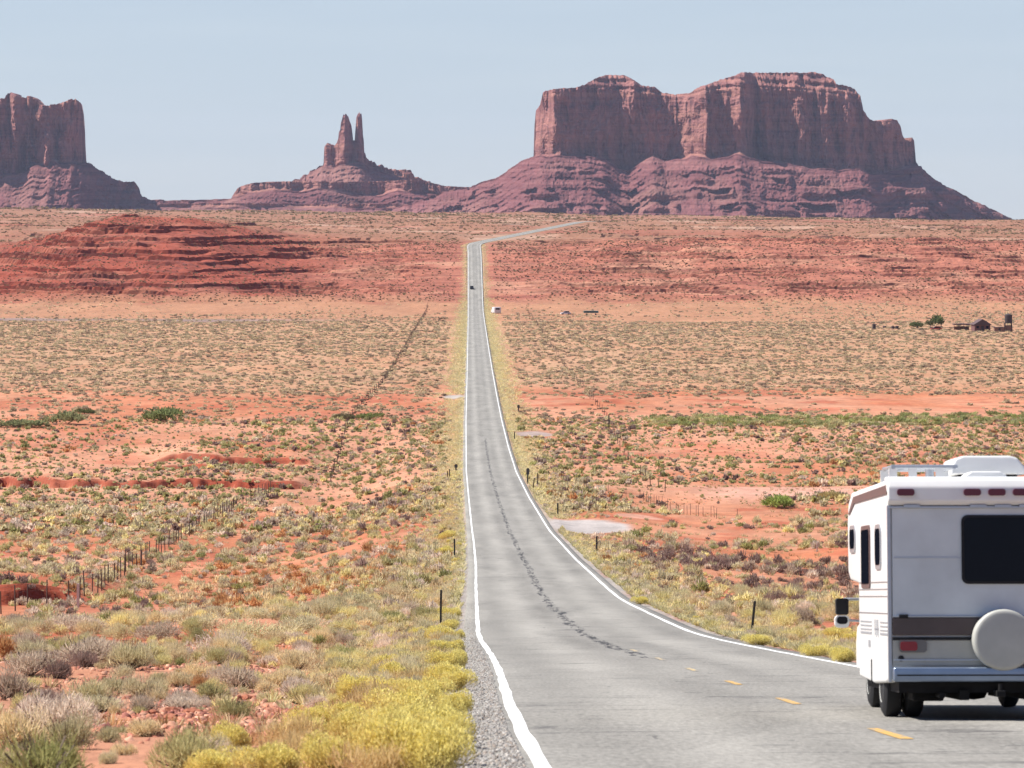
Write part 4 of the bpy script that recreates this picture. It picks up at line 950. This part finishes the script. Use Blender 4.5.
# spare wheel cover
sp = rp('spare_wheel_cover', MB().lathe([(.30, -.02), (.325, -.03), (.337, -.06), (.337, -.19), (.330, -.215), (.315, -.228), (.29, -.232), (.02, -.232)], 'y', (.045, 0, .885), 48), COVER, smooth=True)
rp('spare_carrier', MB().box(-.08, .17, -.05, .0, .6, 1.0), DARK)
# side windows, door and trim on the driver's side
def side_window(y0, y1, z0, z1, m_frame, r):
    f = rp('side_window', MB().rrect(0, y0, y1, z0, z1, -HW-.014, -HW+.01, r), m_frame)
    rp('pane', MB().rrect(0, y0+.07, y1-.07, z0+.05, z1-.05, -HW-.02, -HW-.012, r*.8), SGLASS, f)
side_window(.78, 1.42, 1.67, 2.18, ALU, .12)
side_window(2.0, 3.0, 1.46, 2.19, BROWN, .08)
side_window(3.72, 4.40, 1.89, 2.22, ALU, .12)
rp('roof_trim', MB().prism([(.10, 2.50), (.10, 2.60), (3.9, 2.56), (4.55, 2.36), (4.40, 2.36), (3.8, 2.48)], 0, -HW-.012, -HW+.006), BROWN)
rp('roof_trim', MB().prism([(.10, 2.50), (.10, 2.60), (3.9, 2.56), (4.55, 2.36), (4.40, 2.36), (3.8, 2.48)], 0, HW-.006, HW+.012), BROWN)
for zl in (1.17, 1.36, 1.44, 1.52): rp('side_panel_seam', MB().box(-HW-.006, -HW+.01, .06, 3.36, zl, zl+.012), ALU)
for y0, y1 in ((.2, 1.0), (1.95, 3.2)):
    for k in range(4): rp('stripe_decal', MB().box(-HW-.005, -HW+.01, y0, y1, .93+.045*k, .945+.045*k+(.01 if k == 0 else 0)), DECAL)
for k, (a, b) in enumerate(((1.15, 1.24), (1.28, 1.34), (1.38, 1.47), (1.52, 1.6))):
    rp('emblem_decal', MB().prism([(a, .90+.02*(k % 2)), (a+.03, .90+.02*(k % 2)), (b, 1.10), (b-.03, 1.10)], 0, -HW-.005, -HW+.01).box(-HW-.005, -HW+.01, a, b, .985, 1.0), DECAL)
rp('hatch_gap', MB().box(-HW-.008, -HW+.01, 1.94, 2.0, .37, .64), BLACK)
rp('fuel_flap', MB().rrect(0, 2.1, 2.3, .78, .86, -HW-.006, -HW+.01, .02), DECAL)
for sx in (-1, 1):
    mi = rp('mirror', MB().rrect(1, sx*1.30-.075, sx*1.30+.075, 1.14, 1.34, 4.22, 4.36, .03), BLACK)
    rp('convex_mirror', MB().rrect(1, sx*1.305-.085, sx*1.305+.085, .985, 1.135, 4.20, 4.34, .05), WHITE, mi)
    rp('mirror_glass', MB().rrect(1, sx*1.305-.065, sx*1.305+.065, 1.03, 1.12, 4.19, 4.202, .04), GLASS, mi)
    rp('mirror_arm', MB().tube((sx*.9, 4.3, 1.33), (sx*1.28, 4.3, 1.33), .018), ALU, mi); rp('mirror_arm', MB().tube((sx*.9, 4.3, 1.05), (sx*1.28, 4.3, 1.08), .015), ALU, mi)
# roof gear
ac = rp('air_conditioner', MB().prism([(-.30, 2.76), (.56, 2.76), (.56, 2.83), (.46, 2.95), (.38, 2.975), (-.16, 2.975), (-.25, 2.94), (-.30, 2.84)], 1, 1.55, 2.6, .03, 3), WHITE, smooth=True)
rp('air_conditioner_base', MB().box(-.2, .46, 1.62, 2.5, 2.64, 2.76), DARK, ac)
rp('roof_vent', MB().prism([(-.26, 2.66), (.2, 2.66), (.2, 2.72), (.13, 2.765), (-.19, 2.765), (-.26, 2.72)], 1, .55, 1.0, .02, 3), WHITE, smooth=True)
rk_ = rp('roof_rack', MB().tube((-1.10, .45, 2.81), (-.36, .45, 2.81), .026).tube((-1.10, 1.35, 2.81), (-.36, 1.35, 2.81), .026).tube((-1.08, .42, 2.81), (-1.08, 1.4, 2.81), .024).tube((-.40, .42, 2.81), (-.40, 1.4, 2.81), .024).tube((-1.1, .9, 2.81), (-.36, .9, 2.81), .02), ALU, smooth=True)
for x, y in ((-1.08, .45), (-.86, .45), (-.56, .45), (-1.08, 1.35), (-.40, 1.35)):
    rp('rack_post', MB().box(x-.045, x+.045, y-.02, y+.02, 2.62, 2.80), WHITE, rk_)
rp('vent_pipe', MB().tube((-.62, .9, 2.62), (-.62, .9, 2.83), .05, 14).tube((-.62, .9, 2.83), (-.62, .9, 2.845), .06, 14), ALU)

# ------------------------------------------------------------------ roadside marker posts
POST = simple('dark_steel_post', (.045, .055, .055), .6, .2); POSTW = simple('weathered_post', (.10, .065, .05), .9); REFL = simple('reflector_plate', (.06, .06, .06), .4)
PALEW = simple('bleached_post', (.62, .58, .52), .9)
def marker(px, r, hpx, wpx, label, lean=0., plate=False, m=POST):
    x, y, z = hit(px, r); h = hpx*y/F; wd = max(wpx*.72*y/F, .03)
    e = empty('marker_post', (x, y, z-.1), (0, lean, 0)); tag(e, label, 'marker post', 'steel marker posts beside the road')
    MB().box(-wd/2, wd/2, -.02, .02, 0, h+.1).box(-.012, .012, -.045, -.02, 0, h+.08).build('post', m, e)
    if plate: MB().rrect(1, -wd*1.15, wd*1.15, h*.62, h*1.02, -.035, -.022, wd*.5).build('reflector', REFL, e)
    return e
marker(440.5, 629, 39, 3.0, 'thin dark marker post on left verge above the yellow bushes', .015)
marker(454.5, 561, 22, 2.2, 'slim grey marker post among yellow brush left of road', 0)
marker(456, 472, 8, 2.0, 'dark topped marker post left of the road near the pink sand', 0, True)
marker(751, 637, 36, 3.4, 'tilted dark marker post in grass right of the road', .10)
marker(596.8, 554, 18, 2.2, 'short black marker post just below the gravel turnout', 0)
marker(557.8, 516, 13, 2.2, 'dark marker post just above the gravel turnout', 0)
marker(527.5, 483, 15, 1.9, 'dark post with reflector plate right of the road', .03, True)
marker(609, 431, 17, 1.5, 'lone tall thin post out on the right flat', 0)
marker(514.5, 440, 8, 1.4, 'thin post by the small pale turnout right of road', 0)
marker(518.5, 412, 7, 1.6, 'small dark post right of the road beyond the turnouts', 0, True)
marker(862-45, 552, 10, 1.6, 'short pale post on the dark slope left of the motorhome', 0, False, PALEW)
marker(449.5, 478, 9, 1.4, 'pair of brown posts left of road, right one', 0, False, POSTW)
marker(447.5, 479, 8, 1.4, 'pair of brown posts left of road, left one', 0, False, POSTW)
marker(533, 489, 11, 1.4, 'leaning brown post beside the plated post on the right', .12, False, POSTW)
marker(537.5, 487, 14, 1.4, 'upright brown post beside the plated post on the right', 0, False, POSTW)

# ------------------------------------------------------------------ fences
def fence(label, nodes, spacing, h, rad, brush=None, cap=100, wires=True):
    pts = [Vector(hit(a, b)) for a, b in nodes]
    L = [0]
    for a, b in zip(pts, pts[1:]): L.append(L[-1]+(b-a).length)
    ds = np.arange(0, L[-1], spacing)[:cap]
    xs = np.interp(ds, L, [p.x for p in pts])+rng.normal(0, .08, len(ds)); ys = np.interp(ds, L, [p.y for p in pts]); zs = zt(xs, ys)
    e = empty('wire_fence', (xs[0], ys[0], zs[0])); tag(e, label, 'fence')
    M = None
    for x, y, z in zip(xs, ys, zs):
        hh = h*rng.uniform(.88, 1.12); dx, dy = rng.normal(0, .04, 2)
        MB().tube((x-xs[0], y-ys[0], z-zs[0]-.2), (x-xs[0]+dx, y-ys[0]+dy, z-zs[0]+hh), rad, 6, rad*.85).build('post', POSTW, e)
    if wires:
        wm = MB()
        for hz in (.35, .7, 1.0):
            for i in range(len(xs)-1):
                wm.tube((xs[i]-xs[0], ys[i]-ys[0], zs[i]-zs[0]+hz*h), (xs[i+1]-xs[0], ys[i+1]-ys[0], zs[i+1]-zs[0]+hz*h), .006, 4)
        wm.build('wires', POSTW, e)
    return xs, ys, zs
fence('long wire fence with dark wooden posts crossing the left slope to the red bank', [(2, 614), (36, 608), (74, 604), (100, 592), (122, 578), (150, 559), (172, 545), (205, 528), (235, 509), (262, 496), (272, 492)], 4.6, 1.65, .05)
x, y, z = hit(78, 608); e = empty('marker_post', (x, y, z-.1)); tag(e, 'white painted post standing in the left fence line', 'marker post'); MB().box(-.08, .08, -.05, .05, 0, 1.75).build('post', PALEW, e)
fa = fence('brush choked fence climbing the far plain left of the road', [(330, 482), (343, 440), (350, 420), (362, 405), (380, 386), (398, 360), (412, 335), (428, 304)], 15., 1.5, .08, wires=False)
fb = fence('sparse fence line running out across the plain right of the road', [(527, 308), (541, 330), (556, 352), (572, 376), (590, 396), (608, 420), (622, 455), (650, 486), (668, 498)], 17., 1.4, .06, wires=False)
fence('low wire fence of thin stakes on the right sand flat', [(541, 489), (562, 490), (590, 492), (615, 494), (640, 498), (656, 505), (690, 515), (720, 519), (760, 519)], 3.2, 1.15, .028)
# tumbleweed caught along the brushy fence
n = 360; i = rng.integers(0, len(fa[0]), n); xx = np.interp(np.linspace(0, len(fa[0])-1, n), np.arange(len(fa[0])), fa[0])+rng.normal(0, .5, n); yy = np.interp(np.linspace(0, len(fa[0])-1, n), np.arange(len(fa[0])), fa[1])
w_ = rng.uniform(.5, 1.0, n); ch = [merge(TF, np.stack([xx, yy, zt(xx, yy)-.05], 1), w_, w_*.8, np.array([(.15, .10, .075), (.19, .13, .09), (.12, .10, .06)])[rng.integers(0, 3, n)], 3)]
n = 90; xx = np.interp(np.linspace(0, len(fb[0])-1, n), np.arange(len(fb[0])), fb[0])+rng.normal(0, .8, n); yy = np.interp(np.linspace(0, len(fb[0])-1, n), np.arange(len(fb[0])), fb[1]); w_ = rng.uniform(.4, 1.1, n)
ch.append(merge(TF, np.stack([xx, yy, zt(xx, yy)-.05], 1), w_, w_*.7, np.array([(.18, .12, .09), (.22, .16, .10)])[rng.integers(0, 2, n)], 4))
merged_object('tumbleweed_drift', ch, LEAF_T, kind='stuff')

# ------------------------------------------------------------------ far vehicles
def far_car(px, r, length, h, col, label, cat, name, heading, kind='car', wd=1.9):
    x, y, z = hit(px, r); e = empty(name, (x, y, z+.0), (0, 0, heading)); tag(e, label, cat)
    paint = simple('paint_'+cat.replace(' ', '_'), col, .35)
    L = length/2; hb = h*.55
    if kind == 'car':
        MB().prism([(-L, .3), (-L, hb), (-L*.92, hb+.05), (L*.55, hb+.03), (L, hb*.85), (L, .3)], 0, -wd/2, wd/2, .06).build('body', paint, e, True)
        MB().prism([(-L*.85, hb), (-L*.6, h), (L*.15, h), (L*.5, hb)], 0, -wd*.44, wd*.44, .05).build('window_band', GLASS, e)
        MB().prism([(-L*.62, h-.02), (-L*.6, h+.04), (L*.15, h+.04), (L*.17, h-.02)], 0, -wd*.42, wd*.42).build('roof', paint, e)
    elif kind == 'van':
        MB().prism([(-L, .35), (-L, h-.1), (-L+.15, h), (L*.35, h), (L*.5, h*.66), (L*.95, h*.5), (L, .35)], 0, -wd/2, wd/2, .08).build('body', paint, e, True)
        MB().prism([(L*.37, h*.95), (L*.39, h*.95), (L*.53, h*.66), (L*.50, h*.64)], 0, -wd*.45, wd*.45).build('windscreen', GLASS, e)
        MB().rrect(1, -wd*.3, wd*.3, h*.6, h*.85, -L-.03, -L+.02, .1).build('rear_window', GLASS, e)
    else:
        MB().box(-wd/2, wd/2, -L, L, h*.45, h, .08).build('body', paint, e)
        MB().box(-wd/2-.02, wd/2+.02, -L*.9, L*.9, h*.62, h*.85).build('window_band', GLASS, e)
    for sx in (-1, 1):
        for sy in (-.62, .62):
            MB().lathe([(.1, -.11), (.33, -.1), (.35, 0), (.33, .1), (.1, .11)], 'x', (sx*(wd/2-.1), sy*L, .35), 16).build('wheel', BLACK, e)
far_car(471.8, 289, 4.6, 1.55, (.04, .05, .06), 'dark car driving on the far stretch of the road', 'car', 'car', .01)
far_car(496, 313.5, 5.5, 3.0, (.70, .66, .66), 'pale pinkish van parked beside the far road', 'van', 'van', .3, 'van', 3.2)
far_car(565.5, 314.5, 4.6, 1.6, (.75, .75, .78), 'small white car parked on the far tan flat', 'car', 'car', PI/2+.2)
far_car(591, 315, 7.0, 2.0, (.20, .32, .27), 'long low green vehicle parked right of the small white car', 'bus', 'bus', PI/2, 'bus')

# ------------------------------------------------------------------ homestead on the right
def at(px, r): return hit(px, r)
ADOBE = simple('dark_red_siding', (.15, .065, .06), .9, var=.25); ROOFM = simple('dark_roof', (.10, .06, .06), .85, var=.25); PLANK = simple('weathered_planks', (.26, .15, .11), .9, var=.3); DKW = simple('dark_timber', (.05, .035, .035), .9)
x, y, z = at(982.5, 331); k = y/F
e = empty('house', (x, y, z), (0, 0, .12)); tag(e, 'dark red gabled house among the homestead buildings on the right plain', 'house')
MB().box(-8*k, 8*k, 0, 6, -.3, 2.6).build('wall', ADOBE, e)
MB().prism([(-9*k, 2.5), (0, 4.6), (9*k, 2.5), (9*k, 2.3), (-9*k, 2.3)], 1, -.5, 6.5).build('roof', ROOFM, e)
MB().box(-.5, .5, -.06, 0, 0, 2.0).build('door', DKW, e)
for sx in (-1, 1): MB().box(sx*5*k-.5, sx*5*k+.5, -.05, .02, 1.0, 1.9).build('window', GLASS, e)
x, y, z = at(964, 330); e = empty('carport', (x, y, z)); tag(e, 'long flat roofed shelter adjoining the left side of the gabled house', 'shelter')
MB().box(-10.5*k, 10.5*k, 0, 5, 2.0, 2.45).build('roof', ROOFM, e)
for px_ in (-10, -5, 0, 5, 10): MB().box(px_*k-.1, px_*k+.1, .1, .3, -.3, 2.0).build('post', PLANK, e)
MB().box(-9*k, 6*k, 4.2, 4.4, -.3, 1.3).build('back_wall', PLANK, e)
x, y, z = at(999.5, 332); e = empty('shed', (x, y, z)); tag(e, 'low brown plank shed between the gabled house and the tower', 'shed')
MB().box(-5*k, 5*k, 0, 3, -.3, 1.7).build('wall', PLANK, e); MB().prism([(-5.5*k, 1.65), (5.5*k, 1.85), (5.5*k, 2.0), (-5.5*k, 1.8)], 1, -.3, 3.3).build('roof', ROOFM, e); MB().box(-.4, .4, -.05, 0, 0, 1.5).build('door', DKW, e)
x, y, z = at(1008.5, 331.5); e = empty('water_tower', (x, y, z)); tag(e, 'tall dark water tower at the right end of the homestead', 'tower')
for sx in (-1, 1):
    for sy in (0, 2.0): MB().tube((sx*1.5, sy, -.3), (sx*1.25, sy, 3.3), .14, 8).build('leg', DKW, e)
MB().box(-1.2, 1.2, .2, 1.8, -.3, 2.4).build('lower_shed', PLANK, e)
MB().lathe([(.05, 3.2), (1.45, 3.25), (1.5, 6.3), (1.3, 6.6), (.1, 7.0)], 'z', (0.1, 1.0, 0), 18).build('tank', DKW, e)
# homestead trees
def tree(px, r, wpx, hpx, label, seed, col=(.13, .155, .06)):
    x, y, z = at(px, r); k = y/F; h = hpx*k; wd = wpx*k
    e = empty('desert_tree', (x, y, z)); tag(e, label, 'tree')
    mb = MB(); rr = random.Random(seed)
    mb.tube((0, 0, -.3), (.1, 0, h*.4), .22, 8, .14)
    for i in range(6):
        a = i*1.05+rr.uniform(-.3, .3); mb.tube((.08, 0, h*rr.uniform(.2, .38)), (math.cos(a)*wd*.33, math.sin(a)*wd*.33, h*rr.uniform(.55, .85)), .09, 6, .03)
    mb.build('trunk', WOOD, e)
    T = plant_template(700, seed, .10, .05, 9, 1.0, .4, .36); T = T*np.array([wd*1.05, wd*1.05, h*1.25])+np.array([0, 0, h*.12])
    me = tmesh('crown', T); me.materials.append(LEAF_O); c = bpy.data.objects.new('crown', me); COL.objects.link(c); c.parent = e; c.color = col+(1,)
tree(917.5, 329.5, 15, 9.5, 'round green tree left of the paired homestead trees', 801)
tree(930, 328, 9, 9, 'smaller of the paired homestead trees, on the left', 802, (.15, .16, .07))
tree(941, 327.5, 18, 14, 'largest green tree left of the homestead shelter', 803)
far_car(936, 330, 4.6, 1.5, (.45, .09, .06), 'red car parked under the homestead trees', 'car', 'car', PI/2)
def drum(px, r, n, label):
    x, y, z = at(px, r); e = tag(empty('oil_drum', (x, y, z)), label, 'drum', 'dark drums left of the homestead trees')
    MB().lathe([(.5, -.1), (.7, 0), (.7, n*.5), (.66, n*.52), (.7, n*.54), (.7, n), (.5, n+.05)], 'z', (0, 0, 0), 14).build('barrel', DKW, e); MB().lathe([(.1, n+.05), (.55, n+.05), (.55, n+.12), (.1, n+.12)], 'z', (0, 0, 0), 14).build('lid', ADOBE, e)
drum(874, 329, 1.9, 'tall dark drum farthest left of the homestead'); drum(884.5, 328.5, .9, 'short reddish dark drum, second from left')
drum(893, 329, 1.0, 'low dark drum, left one of a close pair'); drum(897, 329, 1.1, 'low dark drum, right one of a close pair')

# ------------------------------------------------------------------ haze: one closed box of thin even air
hm = bpy.data.materials.new('haze_air'); hm.use_nodes = True; nt = hm.node_tree
for n_ in list(nt.nodes):
    if n_.type == 'BSDF_PRINCIPLED': nt.nodes.remove(n_)
pv = nt.nodes.new('ShaderNodeVolumePrincipled'); pv.inputs['Color'].default_value = (.64, .74, 1.0, 1); pv.inputs['Density'].default_value = 1.8e-5
nt.links.new(pv.outputs[0], nt.nodes['Material Output'].inputs['Volume'])
zmin = float(V[:, 2].min()); zmin = min(zmin, -75.)-1
hz = MB().box(-9000, 9000, -400, 14000, zmin, 330).build('haze', hm); tag(hz, kind='stuff')
